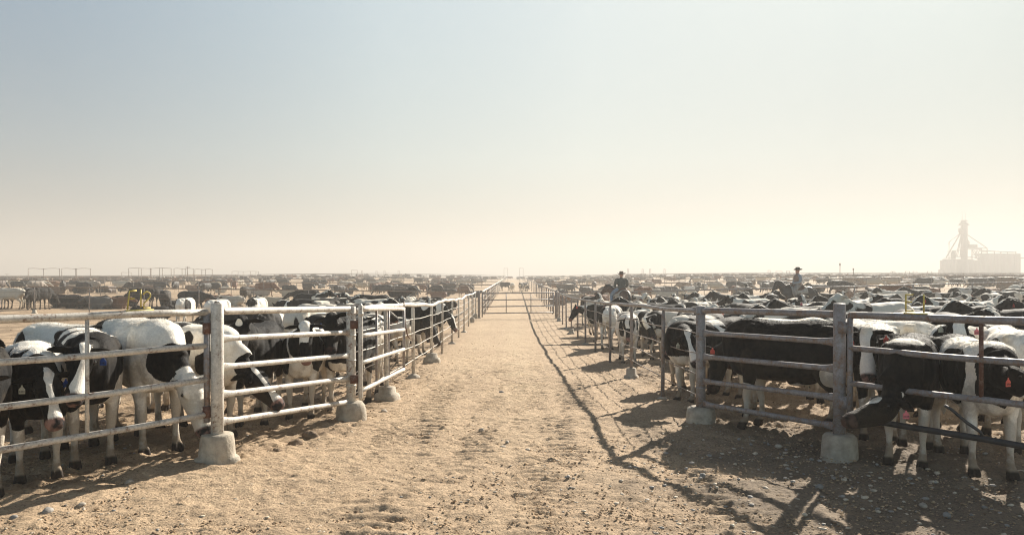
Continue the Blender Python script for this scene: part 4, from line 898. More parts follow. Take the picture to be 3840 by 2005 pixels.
def fill(n, gen, kinds, weights, zone, beef=False, tries=60, gap=1.0, tags=0.0, yaws=None):
    r = random.Random(hash_s(zone)); k = 0
    for i in range(n):
        for t_ in range(tries):
            x, y = gen(r); yaw = r.choice(yaws) + r.gauss(0, 22) if yaws else r.uniform(-180, 180); sc = r.uniform(.86, 1.07)
            tip = x + math.cos(R(yaw)) * 1.62 * sc; tail_ = x - math.cos(R(yaw)) * .95
            if y < 44 and ((x > 0 and min(tip, tail_) < 2.95) or (x < 0 and max(tip, tail_) > -2.45)): continue
            if y < 44.9 and y + abs(math.sin(R(yaw))) * 1.6 > 44.8: continue
            if 0 < x < 5.0 and 12 < y < 25: continue
            if not clash(x, y, yaw, sc, gap): break
        else: continue
        kind = r.choices(kinds, weights)[0]
        if beef: col, word, al = r.choice(BEEF)
        else: (col, word) = r.choice(BLACKS); al = r.choice((.30, .38, .42, .44, .46, .48, .49, .50, .52, .54, .56, .60, .66)); word = whiteword(al)
        put(kind, x, y, yaw, sc, col, al, word, zone, r.choice(('red', 'orange', 'pink', 'pale')) if r.random() < tags else None); k += 1
    return k
def hash_s(s): return sum((i + 1) * ord(c) for i, c in enumerate(s))
ST = ['up', 'upturnL', 'upturnR', 'level', 'low', 'graze']
# seeds that the photograph shows plainly
def seedcow(px, Y, yaw, kind, al, zone, sc=1.0, col=None, word=None, tagc=None):
    x = (px - 1920) * Y / F; put(kind, x, Y, yaw, sc, col or BLACKS[0][0], al, word or whiteword(al), zone, tagc)
ZR = 'right herd front'
for a in ((3600, 17.0, 3, 'level', .44), (3795, 13.0, 84, 'low', .32), (3586, 14.3, -92, 'up', .47), (3765, 15.4, 177, 'up', .42), (3430, 16.0, 86, 'low', .54), (3310, 14.6, 175, 'level', .46), (3040, 21.5, 178, 'up', .48),
          (3180, 19.2, 5, 'up', .40), (3300, 20.5, 0, 'level', .38), (3460, 13.1, -8, 'upturnR', .50), (3590, 22, 175, 'up', .60), (3520, 24, -170, 'low', .36), (2750, 18, 90, 'low', .50), (2850, 16.6, 82, 'low', .52), (2930, 18.2, 80, 'low', .33), (2985, 19, 60, 'low', .33), (3030, 15.6, 170, 'up', .47),
          (2570, 24.5, 172, 'level', .30), (2500, 27.5, 165, 'level', .30), (2620, 15.0, 40, 'upturnL', .55), (2700, 14.0, -140, 'level', .44), (2740, 22, 178, 'level', .52), (3150, 15.6, 172, 'level', .36), (3340, 30, 90, 'low', .30), (3260, 29, 5, 'low', .44)):
    seedcow(*a, ZR, tagc=random.choice((None, 'red', 'red', 'orange')))
def rz(y0, y1, wmin=3.15):
    def g(r):
        y = y0 + (y1 - y0) * r.random() ** .9; x = r.uniform(wmin + .5, .70 * y + 1.5); return x, y
    return g
fill(52, rz(12.8, 26), ST, (6, 4, 4, 5, 3, 1), ZR, tags=.5, yaws=(0, 180, 170, 90, -90, -100, -10, 180, -60), gap=1.25)
fill(58, rz(26, 43.5), ST, (5, 3, 3, 5, 4, 2), 'right herd back rows', yaws=(0, 180, 180, 90, -90, -70), gap=1.25)
ZL = 'left herd along the lane fence'
for a in ((1220, 22.5, 178, 'level', .33), (905, 21.5, 172, 'level', .30), (1015, 20.0, 88, 'low', .55), (1190, 29, 170, 'low', .66), (1250, 27, 90, 'low', .50), (1300, 26, 85, 'level', .45), (1620, 33, -90, 'up', .45)): seedcow(*a, ZL)
fill(48, lambda r: ((lambda y: (-r.uniform(2.95, max(3.6, .275 * y)), y))(r.uniform(15, 43.5))), ST, (2, 2, 2, 5, 5, 3), ZL, yaws=(-10, -30, 10, 180, 90), gap=.95)
# left bare ground: black and pale cattle by the cross fence
ZB = 'by the left cross fence'
for px, Y, yaw, kind, col, word in ((40, 49.5, 185, 'low', (.55, .5, .42), 'white'), (100, 51, -60, 'graze', (.09, .085, .08), 'grey'), (125, 49, -75, 'level', BLACKS[0][0], 'black'), (155, 49.5, 80, 'low', BLACKS[0][0], 'black'),
        (5, 50, 170, 'low', (.05, .045, .04), 'dark'), (235, 52, 0, 'lie', BLACKS[0][0], 'black'), (262, 55, 175, 'lie', (.05, .03, .025), 'dark'), (305, 52.5, -170, 'lie', BLACKS[0][0], 'black'), (335, 52, 15, 'lie', BLACKS[1][0], 'black'), (375, 51, 170, 'lie', (.10, .1, .095), 'grey'),
        (425, 51.5, 5, 'lie', (.14, .07, .04), 'red-brown'), (470, 55, 20, 'lie', BLACKS[0][0], 'black'), (530, 54, 182, 'low', BLACKS[0][0], 'black'), (590, 55, 100, 'low', BLACKS[0][0], 'black'), (620, 46.8, 110, 'low', (.06, .055, .05), 'dark grey'), (655, 47.5, 60, 'lie', BLACKS[0][0], 'black'),
        (585, 39.5, 172, 'lie', BLACKS[0][0], 'black'), (720, 47, -5, 'level', (.035, .035, .035), 'dark grey'), (810, 58, 0, 'lie', (.18, .08, .045), 'red-brown'), (875, 57, 175, 'lie', (.42, .38, .32), 'pale'), (920, 62, 95, 'low', (.05, .045, .04), 'dark'),
        (1045, 55, 170, 'lie', (.45, .38, .28), 'cream'), (1150, 52, 185, 'level', BLACKS[0][0], 'black'), (1230, 53, 178, 'lie', BLACKS[0][0], 'black'), (1300, 56, 10, 'lie', (.34, .24, .15), 'tan'), (1345, 55, 5, 'lie', (.20, .12, .08), 'brown'), (1450, 55, -165, 'lie', (.1, .1, .09), 'grey'), (1500, 58, 0, 'up', BLACKS[1][0], 'black')):
    seedcow(px, Y, yaw, kind, 0.0, ZB, col=col, word=word)
# in the lane beyond the gate
ZN = 'in the lane beyond the gate'
seedcow(1893, 122, 178, 'level', .0, ZN, word='black'); seedcow(1921, 114, 100, 'low', .75, ZN, word='white'); seedcow(1954, 116, 80, 'low', .5, ZN); seedcow(1966, 118, 60, 'low', .52, ZN); seedcow(1975, 121, 85, 'low', .0, ZN, col=(.05, .04, .03), word='dark brown')
def band(y0, y1, sgn, w=.70):
    def g(r):
        y = r.uniform(y0, y1); return sgn * r.uniform(3.6, w * y), y
    return g
LK = ST + ['lie', 'lieturn']
fill(34, band(47, 75, 1), LK, (1, 1, 1, 2, 1, 1, 7, 4), 'pen behind the riders', beef=True, gap=1.3)
n_ind = len(OCC)
fill(max(0, min(60, 296 - n_ind)), band(79, 108, -1), LK, (2, 1, 1, 5, 3, 2, 3, 2), 'beyond the second left cross fence', beef=True, gap=1.2)
print('individuals', len(OCC))
# ---- labels: pose, coat and place; within a zone each is placed by its nearest landmark and order across the photograph
POSE = {'up': 'head-up', 'upturnL': 'head-turned', 'upturnR': 'head-turned', 'level': 'standing', 'low': 'head-down', 'graze': 'grazing', 'lie': 'lying', 'lieturn': 'curled-up lying'}
ORD = ['first', 'second', 'third', 'fourth', 'fifth', 'sixth', 'seventh', 'eighth', 'ninth', 'tenth', '11th', '12th', '13th', '14th', '15th', '16th', '17th', '18th', '19th', '20th', '21st', '22nd', '23rd', '24th', '25th', '26th', '27th', '28th', '29th', '30th'] + [f'{i}th' for i in range(31, 90)]
from collections import defaultdict
grp = defaultdict(list)
for h in HERD:
    o, kind, x, y, yaw, word, zone = h; f = (yaw + 360) % 360
    face = 'facing right' if f < 50 or f > 310 else ('rear on' if f < 130 else ('facing left' if f < 230 else 'facing camera'))
    grp[(POSE[kind], word, face, zone)].append((x / y, o))
for (pose, word, face, zone), L in grp.items():
    L.sort(key=lambda a: a[0])
    for i, (_, o) in enumerate(L):
        pre = '' if len(L) == 1 else (('left of two ' if i == 0 else 'right of two ') if len(L) == 2 else ('leftmost ' if i == 0 else ('rightmost ' if i == len(L) - 1 else ORD[i] + ' from left, ')))
        tag(o, f'{pre}{word} {pose} cow {face}, {zone}', 'cow', 'cattle, ' + zone)
# ---- the thousands beyond: one mass
def far_mass():
    lod = []
    for kind in ('level', 'low', 'lie', 'up'):
        k = dict(KINDS[kind]); mb_me, V, hd = cow_shape(k['poll'], k['D'], k.get('step'), .085, lying=k.get('lying', False), seed=3)
        lod.append((V.copy(), [tuple(p.vertices) for p in mb_me.polygons]))
    return lod
LOD = far_mass()
def merge(n, gen, name, label, seed, pal, wts=(4, 3, 4, 2)):
    r = random.Random(seed); VV, FF, CC = [], [], []; b = 0
    cls = [(np.array(V), np.array([f + (f[-1],) * (4 - len(f)) for f in Fc])) for V, Fc in LOD]
    for i in range(n):
        x, y = gen(r); k = r.choices(range(4), wts)[0]; V, Fc = cls[k]; a = r.uniform(0, 6.28) if r.random() < .5 else r.choice((0, math.pi)) + r.gauss(0, .3); c, s = math.cos(a), math.sin(a); sc = r.uniform(.9, 1.05)
        W = np.column_stack([x + sc * (V[:, 0] * c - V[:, 1] * s), y + sc * (V[:, 0] * s + V[:, 1] * c), g1(x, y) + sc * V[:, 2]])
        VV.append(W); FF.append(Fc + b); b += len(V); col = r.choice(pal)
        if len(col) == 4:
            nn = fbm(np.column_stack([V[:, 0], V[:, 1], V[:, 2]]) * 1.6 + i * 3.1, 5, 2); m = (nn > col[3])[:, None]; cc = np.where(m, np.array(col[:3]), np.array((.66, .61, .52)))
        else: cc = np.tile(np.array(col), (len(V), 1))
        CC.append(cc)
    V = np.concatenate(VV); Fq = np.concatenate(FF).astype(np.int32); cc = np.concatenate(CC)
    me = bpy.data.meshes.new(name); me.vertices.add(len(V)); me.vertices.foreach_set('co', V.ravel()); me.loops.add(len(Fq) * 4); me.loops.foreach_set('vertex_index', Fq.ravel())
    me.polygons.add(len(Fq)); me.polygons.foreach_set('loop_start', np.arange(0, len(Fq) * 4, 4, dtype=np.int32)); me.update(calc_edges=True); me.polygons.foreach_set('use_smooth', [True] * len(Fq))
    at = me.attributes.new('hide', 'FLOAT_COLOR', 'POINT'); at.data.foreach_set('color', np.column_stack([cc, np.ones(len(cc))]).astype(np.float32).ravel())
    m, nt, p = new_mat('far_hides'); a_ = nd(nt, 'ShaderNodeAttribute', attribute_name='hide'); nt.links.new(a_.outputs['Color'], p.inputs['Base Color']); p.inputs['Roughness'].default_value = .7; me.materials.append(m)
    o = bpy.data.objects.new(name, me); C.objects.link(o); tag(o, label, 'cattle', kind='stuff'); me.validate()
BP = [c for c, w, a in BEEF for _ in (0,)] + [(.02, .018, .016)] * 6 + [(.06, .04, .03), (.2, .12, .07)]
def fg(y0, y1, sgn, w=.76, p=1.0):
    return lambda r: ((lambda y: (sgn * r.uniform(3.8 + (y > 100) * 1.5, w * y), y))(y0 + (y1 - y0) * r.random() ** p))
merge(110, fg(79, 111, -1), 'distant_herd', 'mass of black, brown and cream cattle in the left pens', 21, BP)
merge(400, fg(114, 260, -1, p=.8), 'distant_herd', 'hazy mass of tiny cattle in the farthest left pens', 22, BP)
merge(110, fg(79, 111, 1), 'distant_herd', 'hazy mass of lying and standing cattle in the right pens', 23, [(.017, .016, .015, -.1), (.02, .018, .016), (.2, .14, .09), (.4, .34, .26), (.03, .025, .02)], (3, 2, 5, 1))
merge(480, fg(114, 260, 1, p=.8), 'distant_herd', 'hazy mass of tiny cattle in the farthest right pens', 24, BP)
merge(380, lambda r: (r.uniform(-330, 330), r.uniform(265, 430)), 'distant_herd', 'thin line of cattle against the horizon', 25, BP)
# ------------------------------------------------------------------ horses and riders
M['horse_dark'] = simple('dark_bay_hide', (.03, .022, .016), .5, 0, .3, 4); M['horse_bay'] = simple('bay_hide', (.075, .035, .018), .5, 0, .3, 4)
M['mane'] = simple('black_mane', (.012, .01, .009), .6, 0, .3, 20); M['leather'] = simple('saddle_leather', (.10, .05, .028), .5, 0, .3, 12)
M['blanket'] = simple('grey_wool', (.34, .33, .30), .9, 0, .3, 20); M['skin'] = simple('weathered_skin', (.42, .22, .15), .6, 0, .1)
M['jacket'] = simple('dark_green_grey_jacket', (.075, .08, .07), .85, 0, .25, 14); M['shirt'] = simple('grey_blue_shirt', (.26, .30, .34), .85, 0, .2, 14)
M['vest'] = simple('brown_vest', (.24, .18, .145), .85, 0, .2, 10); M['denim'] = simple('faded_denim', (.16, .22, .30), .85, 0, .25, 14); M['chaps'] = simple('worn_chaps', (.24, .225, .205), .75, 0, .3, 8)
M['hat_black'] = simple('black_felt', (.02, .021, .018), .8, 0, .2); M['hat_brown'] = simple('brown_felt', (.09, .06, .045), .8, 0, .2)
HT = [(-.80, 1.42, 1.12, .12), (-.70, 1.52, .98, .22), (-.5, 1.575, .90, .285), (-.25, 1.54, .87, .285), (.05, 1.49, .84, .29), (.3, 1.52, .84, .27), (.46, 1.56, .88, .235), (.62, 1.50, .95, .19), (.74, 1.38, 1.04, .12)]
def make_horse(label, loc, yaw, hide, poll=(1.08, 0, 1.72), D=(.52, 0, -.85), saddle_rider=True):
    root = empty('horse', loc, R(yaw)); tag(root, label, 'horse', 'saddle horses under the riders'); mb = MB(); T = np.array(HT)
    loft(mb, [(x, 0, (a + b) / 2) for x, a, b, w in T], T[:, 3], (T[:, 1] - T[:, 2]) / 2, n=22, power=2.15, taper=.08)
    for s in (1, -1):
        loft(mb, [(.47, s * .15, 1.15), (.46, s * .16, .95), (.47, s * .15, .75), (.485, s * .14, .52), (.47, s * .14, .45), (.47, s * .14, .28), (.475, s * .14, .16), (.51, s * .14, .09), (.53, s * .14, .01)], [.11, .09, .062, .048, .038, .030, .036, .04, .055], [.17, .14, .08, .052, .042, .033, .04, .046, .065], up=(1, 0, 0))
        loft(mb, [(-.54, s * .13, 1.28), (-.54, s * .15, 1.08), (-.47, s * .16, .92), (-.53, s * .15, .76), (-.66, s * .14, .62), (-.70, s * .14, .54), (-.685, s * .14, .34), (-.68, s * .14, .17), (-.65, s * .14, .09), (-.63, s * .14, .01)], [.11, .12, .10, .07, .045, .042, .033, .038, .04, .055], [.22, .22, .16, .11, .07, .055, .038, .042, .046, .065], up=(1, 0, 0))
    poll = np.array(poll, float); D = nrm(D); U = nrm(np.cross(D, np.cross([0, 0, 1.], D))) ; S = np.cross(U, D)
    loft(mb, [(.40, 0, 1.25), (.62, poll[1] * .2, 1.36), (.86, poll[1] * .6, 1.58), tuple(poll + D * .06 - U * .07)], [.14, .125, .085, .07], [.26, .225, .155, .11], n=16, sub=4)
    Hh = [(-.02, -.03, .06, .06), (.10, -.07, .09, .115), (.2, -.08, .085, .12), (.34, -.075, .062, .085), (.46, -.07, .055, .062), (.55, -.065, .06, .062), (.60, -.065, .045, .045)]
    q = lambda a, s, u: poll + D * a + S * s + U * u
    loft(mb, [q(a, 0, o) for a, o, _, _ in Hh], [h[2] for h in Hh], [h[3] for h in Hh], up=U, n=14)
    for s in (1, -1): loft(mb, [q(0, s * .05, 0), q(-.05, s * .065, .07), q(-.09, s * .07, .15)], [.03, .033, .008], [.022, .02, .008], up=D, n=8)
    me, V = remeshed(mb, .03, 2); me.materials.append(hide); b = bpy.data.objects.new('body', me); C.objects.link(b); b.parent = root
    mb = MB(); loft(mb, [(.42, .0, 1.60), (.66, poll[1] * .25, 1.60), (.88, poll[1] * .65, 1.77), tuple(poll + U * .03), tuple(poll + D * .1 + U * .02)], [.03, .035, .035, .03, .015], [.05, .07, .08, .05, .02], n=8); mb.build('mane', M['mane'], root)
    mb = MB(); loft(mb, [(-.80, 0, 1.42), (-.90, 0, 1.32), (-.95, 0, 1.05), (-.94, 0, .75), (-.92, 0, .5)], [.035, .05, .07, .075, .03], [.035, .05, .06, .06, .03], up=(1, 0, 0), n=10); mb.build('tail', M['mane'], root)
    mb = MB(); n = 9
    for (nm, mt, x0, x1, wy, dz, drop) in (('saddle_blanket', 'blanket', -.36, .40, .315, .012, .42), ('saddle', 'leather', -.22, .30, .335, .03, .30)):
        mb = MB(); V = []; Fc = []; xs = np.linspace(x0, x1, 8)
        for i, x in enumerate(xs):
            top = np.interp(x, T[:, 0], T[:, 1]) + dz; hh = (top - np.interp(x, T[:, 0], T[:, 2])) / 2; w = np.interp(x, T[:, 0], T[:, 3]) + dz
            if nm == 'saddle': top += .09 * math.exp(-((x - .26) / .06) ** 2) + .11 * math.exp(-((x + .24) / .07) ** 2); 
            for k in range(n):
                a = math.pi * (.5 + (k / (n - 1) - .5) * (.62 if nm == 'saddle' else .95)); V.append((x, math.cos(a) * w, top - hh + math.sin(a) * hh))
        Fc = [(i * n + k, i * n + k + 1, (i + 1) * n + k + 1, (i + 1) * n + k) for i in range(7) for k in range(n - 1)]
        mb.add(V, Fc); o = mb.build(nm, M[mt], root); sm = o.modifiers.new('t', 'SOLIDIFY'); sm.thickness = .03; sm.offset = 1
        if nm == 'saddle':
            for s in (1, -1):
                k2 = MB(); k2.tube([(.05, s * .33, 1.25), (.06, s * .40, 1.0), (.07, s * .42, .84)], .025, 6); k2.box((.07, s * .42, .82), (.14, .10, .03)); k2.build('stirrup', M['leather'], o)
    mb = MB()
    for a in (.10, .38): 
        ring = [q(a, math.cos(t) * (.098 if a < .2 else .068), -.08 + math.sin(t) * (.13 if a < .2 else .09)) for t in np.linspace(0, 2 * math.pi, 13)]; mb.tube(ring, .010, 5, up=tuple(D))
    for s in (1, -1): mb.tube([q(.40, s * .065, -.08), q(.1, s * .2, -.3) * .5 + np.array((.35, s * .1, .85)), (.42, s * .06, 1.68)], .008, 5)
    mb.build('bridle', M['leather'], root)
    root.scale = (RS,) * 3
    return root
def make_rider(label, loc, yaw, top, hatm, vest=False, legm='chaps', look=0.0, hat_tilt=0.0):
    """loc is the seat point; body space: x forward, z up from the seat"""
    root = empty('person', loc, R(yaw)); tag(root, label, 'person', None)
    def limbs(mb, g, torso=True, legs=True, arms=True, feet=False, hands=False, head=False):
        if torso: loft(mb, [(0, 0, .02), (-.01, 0, .14), (.0, 0, .30), (.01, 0, .44), (.0, 0, .53), (.0, 0, .575)], [.175 + g, .16 + g, .175 + g, .205 + g, .17 + g, .07 + g], [.13 + g, .115 + g, .125 + g, .125 + g, .09 + g, .06 + g], up=(1, 0, 0), power=2.3)
        for s in (1, -1):
            if arms: loft(mb, [(.0, s * .17, .52), (-.01, s * .245, .46), (.0, s * .29, .32), (.05, s * .30, .20), (.18, s * .21, .16), (.28, s * .11, .165)], [.065 + g, .065 + g, .052 + g, .045 + g, .038 + g, .03 + g], [.065 + g, .065 + g, .052 + g, .045 + g, .038 + g, .03 + g], up=(1, 0, .1), n=10)
            if hands:
                loft(mb, [(.27, s * .115, .165), (.31, s * .09, .163), (.35, s * .07, .160)], [.024, .038, .036], [.022, .024, .02], up=(0, 0, 1), n=8)
                for k in range(4): loft(mb, [(.345, s * (.07 + .0) + (k - 1.5) * .019, .165), (.375 + .004 * (k in (1, 2)), s * .065 + (k - 1.5) * .019, .150), (.36, s * .06 + (k - 1.5) * .018, .125)], [.0085] * 3, [.0085] * 3, up=(0, 1, 0), n=6, sub=2)
                loft(mb, [(.30, s * .07, .178), (.335, s * .045, .18), (.355, s * .035, .165)], [.010, .010, .009], [.010, .010, .009], up=(0, 0, 1), n=6, sub=2)
            if legs: loft(mb, [(.02, s * .09, .03), (.14, s * .20, -.04), (.27, s * .30, -.17), (.34, s * .345, -.30), (.26, s * .37, -.50), (.20, s * .38, -.70)], [.10 + g, .095 + g, .078 + g, .065 + g, .056 + g, .045 + g], [.11 + g, .10 + g, .08 + g, .068 + g, .06 + g, .046 + g], up=(1, 0, .2), n=12)
            if feet: loft(mb, [(.19, s * .38, -.60), (.185, s * .385, -.72), (.20, s * .39, -.79), (.28, s * .40, -.81), (.36, s * .405, -.815)], [.055, .048, .045, .045, .03], [.058, .05, .05, .035, .025], up=(1, 0, .3), n=10)
        if head:
            c, sn = math.cos(look), math.sin(look)
            loft(mb, [(0, 0, .56), (.0, 0, .60), (.01, 0, .65)], [.055, .052, .055], [.06, .056, .06], up=(1, 0, 0), n=10)
            loft(mb, [(.012, 0, .63), (.015, 0, .67), (.005, 0, .73), (.0, 0, .79), (-.005, 0, .83)], [.05, .066, .076, .074, .05], [.07, .09, .098, .095, .06], up=(c, sn, 0), n=14)
            loft(mb, [(.09 * c, .09 * sn, .745), (.115 * c, .115 * sn, .715), (.10 * c, .10 * sn, .70)], [.012, .016, .010], [.012, .014, .01], n=6, up=(0, 1, 0))     # nose
            loft(mb, [(.085 * c, .085 * sn, .668), (.10 * c, .1 * sn, .666)], [.024, .02], [.012, .01], n=6)                                                          # mouth
            for s in (1, -1): loft(mb, [(-.01 * c - s * .074 * sn, s * .074 * c - .01 * sn, .755), (-.015 * c - s * .086 * sn, s * .086 * c, .73), (-.01 * c - s * .076 * sn, s * .076 * c, .705)], [.012] * 3, [.02] * 3, up=(c, sn, 0), n=6)
    mb = MB(); limbs(mb, -.012, feet=True, hands=True, head=True); me, V = remeshed(mb, .014, 1); me.materials.append(M['skin']); b = bpy.data.objects.new('body', me); C.objects.link(b); b.parent = root
    mb = MB(); limbs(mb, .018, legs=False); me, V = remeshed(mb, .022, 2); me.materials.append(M[top]); o = bpy.data.objects.new('jacket' if not vest else 'shirt', me); C.objects.link(o); o.parent = root
    if vest: mb = MB(); limbs(mb, .034, legs=False, arms=False); me, V = remeshed(mb, .022, 2); me.materials.append(M['vest']); o = bpy.data.objects.new('vest', me); C.objects.link(o); o.parent = root
    mb = MB(); limbs(mb, .02, torso=False, arms=False); me, V = remeshed(mb, .022, 2); me.materials.append(M[legm]); o = bpy.data.objects.new('trousers', me); C.objects.link(o); o.parent = root
    for s in (1, -1):
        mb = MB(); loft(mb, [(.195, s * .38, -.56), (.185, s * .385, -.72), (.20, s * .39, -.80), (.28, s * .40, -.82), (.37, s * .405, -.825)], [.07, .058, .052, .05, .035], [.07, .06, .056, .042, .03], up=(1, 0, .3), n=10); mb.build('boot', M['leather'], root)
    mb = MB(); c, sn = math.cos(look), math.sin(look)
    V = []; n = 24
    for (r, z, cv) in ((.062, .925, 0), (.09, .905, 0), (.098, .85, 0), (.104, .80, 0), (.13, .79, .0), (.175, .795, .018), (.195, .80, .035), (.190, .79, .035), (.13, .778, 0), (.098, .785, 0)):
        for k in range(n):
            a = 2 * math.pi * k / n; x = math.cos(a) * r * 1.12; y = math.sin(a) * r; zz = z + cv * abs(math.sin(a)) ** 2 * 1.3 + hat_tilt * x; zz -= .025 * (z > .9) * (abs(y) < .03)
            V.append((x * c - y * sn - .005, x * sn + y * c, zz))
    mb.add(V, [(i * n + k, i * n + (k + 1) % n, (i + 1) * n + (k + 1) % n, (i + 1) * n + k) for i in range(9) for k in range(n)] + [tuple(range(n - 1, -1, -1))])
    mb.build('hat', M[hatm], root); root.scale = (RS, RS * 1.08, RS)
    return root
def seat(hx, hy, yaw, dx=.02): return (hx + math.cos(R(yaw)) * dx, hy + math.sin(R(yaw)) * dx, g1(hx, hy) + 1.565 * RS)
OCCR = [(15.55, 40.6, 184), (6.10, 41.6, 106)]
RS = 1.14
x, y, a = OCCR[0]; make_horse('dark horse in profile under the vested rider', (x, y, g1(x, y)), a, M['horse_dark']); make_rider('rider in black hat, brown vest and grey shirt on the dark horse facing left', seat(x, y, a), a, 'shirt', 'hat_black', True, 'chaps', look=.15)
x, y, a = OCCR[1]; make_horse('bay horse seen from behind under the dark-jacketed rider', (x, y, g1(x, y)), a, M['horse_bay'], poll=(.95, .42, 1.72), D=(.35, .6, -.75)); make_rider('rider in brown hat and dark jacket seen from behind near the lane fence', seat(x, y, a), a, 'jacket', 'hat_brown', False, 'denim', look=-.3, hat_tilt=.08)
# ------------------------------------------------------------------ far structures
M['silo'] = simple('pale_silo_concrete', (.13, .10, .10), .85, 0, .08, .2); M['dull_steel'] = simple('dull_grey_steel', (.08, .07, .065), .6, 0, .15, 1)
def elevator():
    Y = 480.0; k = Y / F; root = empty('grain_elevator', ((3680 - 1920) * k, Y, 0)); tag(root, 'hazy grain elevator with silos, tall tower and slanting spouts at the right horizon', 'grain elevator'); L = Vector(root.location)
    def q(cx, cy, dy=0.0): return Vector(((3500 + cx / 5.174 - 1920) * k, Y + dy, CAM_H + (1033 - (780 + cy / 5.173)) * k)) - L
    def part(name, fn, mat, parent=root): mb = MB(); fn(mb); return mb.build(name, M[mat], parent)
    def silo(cx0, cx1, cy, dy=0):
        a = q(cx0, cy, dy); b = q(cx1, cy, dy); r = (b.x - a.x) / 2; x = (a.x + b.x) / 2
        part('silo', lambda m: m.tube([(x, dy, -2), (x, dy, a.z - .01), (x, dy, a.z)], [r, r, r * .9], 28, up=(1, 0, 0)), 'silo')
    for c in range(6): silo(215 + c * 117, 215 + (c + 1) * 117 + 3, 992 + 3 * c)
    for c in range(6): silo(917 + c * 129, 917 + (c + 1) * 129 + 3, 878 + c * 1.5, .6)
    for c in range(5): silo(270 + c * 117, 270 + (c + 1) * 117 + 3, 985, 5)
    for c in range(6): silo(960 + c * 122, 960 + (c + 1) * 122 + 3, 884, 5)
    def bx(m, x0, y0, x1, y1, d=4, dy=0): a = q(x0, y0); b = q(x1, y1); m.box(((a.x + b.x) / 2, dy, (a.z + b.z) / 2), (abs(b.x - a.x), d, abs(b.z - a.z)))
    part('annex', lambda m: bx(m, 152, 1012, 214, 1300, 5, -1), 'silo'); part('low_annex', lambda m: bx(m, 113, 1192, 151, 1300, 4, -1), 'silo')
    tw = part('tower', lambda m: (m.tube([q(598, 990), q(596, 345)], [1.75 * 1.04, 1.7], 4, up=(1, 1, 0)), bx(m, 560, 330, 636, 990, 3.4)), 'silo')
    part('head_cap', lambda m: m.tube([q(590, 335), q(588, 300), q(590, 275), q(592, 268)], [2.9, 2.6, 1.6, .8], 12, up=(1, 0, 0)), 'dull_steel', tw)
    part('platform', lambda m: (bx(m, 508, 330, 665, 337, 5), bx(m, 560, 235, 630, 262, 3), bx(m, 540, 256, 656, 261, 3.4), bx(m, 575, 262, 612, 300, 2)), 'dull_steel', tw)
    part('side_box', lambda m: (bx(m, 512, 386, 559, 470, 3), bx(m, 524, 470, 562, 505, 3), bx(m, 488, 430, 512, 434, 2)), 'dull_steel', tw)
    for a, b in (((568, 235), (556, 60)), ((628, 235), (612, 60)), ((545, 330), (536, 170))): part('antenna', lambda m: m.tube([q(*a), q(*b)], .09, 5, up=(1, 0, 0)), 'dull_steel', tw)
    for pts, r in ((((512, 495), (305, 655), (305, 985)), .33), (((515, 505), (335, 815), (250, 960)), .38), (((540, 510), (440, 940)), .28), (((548, 512), (470, 940)), .22), (((556, 512), (515, 945)), .25), (((640, 505), (1042, 775), (1045, 870)), .32), (((636, 570), (697, 665), (690, 710)), .3), (((640, 630), (660, 680), (650, 720)), .7)):
        part('spout', lambda m: m.tube([q(*p) for p in pts], r, 6), 'dull_steel')
    part('headhouse', lambda m: (bx(m, 662, 706, 815, 768, 4.5), bx(m, 640, 740, 665, 768, 3)), 'dull_steel')
    part('conveyor_bridge', lambda m: (bx(m, 640, 770, 1010, 782, 2), m.tube([q(640, 800), q(940, 790)], .3, 5), m.tube([q(400, 828), q(570, 806)], .3, 5), m.tube([q(900, 822), q(1600, 856)], .45, 5), m.tube([q(930, 846), q(1030, 850)], .2, 5)), 'dull_steel')
    for x, y0, y1 in ((1045, 790, 880), (1185, 842, 882), (1310, 848, 882), (1440, 854, 884), (1600, 838, 890), (935, 770, 880), (750, 800, 985), (365, 830, 985), (345, 850, 985)): part('support', lambda m: m.tube([q(x, y0), q(x, y1)], .32, 5, up=(1, 0, 0)), 'dull_steel')
    part('work_box', lambda m: bx(m, 388, 818, 412, 985, 3), 'dull_steel')
    part('truss', lambda m: [m.tube([q(*a), q(*b)], .25, 5) for a, b in (((755, 805), (830, 960)), ((900, 805), (830, 960)), ((780, 805), (845, 900)), ((870, 805), (810, 900)), ((765, 880), (895, 880)), ((760, 905), (905, 905)), ((830, 805), (830, 980)), ((800, 960), (860, 985)))], 'dull_steel')
    part('walkway', lambda m: (m.tube([q(270, 842), q(410, 836)], .22, 5), m.tube([q(410, 942), q(800, 945)], .28, 5), m.tube([q(640, 955), q(905, 960)], .25, 5), m.tube([q(200, 975), q(420, 958)], .18, 5), m.tube([q(1690, 962, 1), q(2100, 962, 1)], .35, 5), m.tube([q(1690, 975, 1), q(2100, 975, 1)], .2, 5)), 'dull_steel')
elevator()
def frame(xs, ytop, Y, label, r=.045, cross=True, group='pole frames standing over the pens'):
    X = [(x - 1920) * Y / F for x in xs]; z1 = CAM_H + (1033 - ytop) * Y / F; xm = X[0]; z0 = g1(xm, Y)
    o = empty('pole_frame', (xm, Y, z0)); tag(o, label, 'pole frame', group)  # a pole frame: upright poles, usually joined by a crossbar
    for x in X: mb = MB(); mb.tube([(x - xm, 0, -.2), (x - xm, 0, z1 - z0)], r, 6, up=(1, 0, 0)); mb.build('pole', M['thin_steel'], o)
    if cross: mb = MB(); mb.tube([(x - xm, 0, z1 - z0 - .02 + .05 * math.sin(i * 1.7)) for i, x in enumerate(np.linspace(X[0], X[-1], 7))], r * .6, 5); mb.build('crossbar', M['thin_steel'], o)
frame((106, 164, 224), 1006, 111, 'three-pole frame, leftmost on the left horizon')
frame((232, 284, 288, 339), 1006, 111.5, 'four-pole frame beside the leftmost three-pole one')
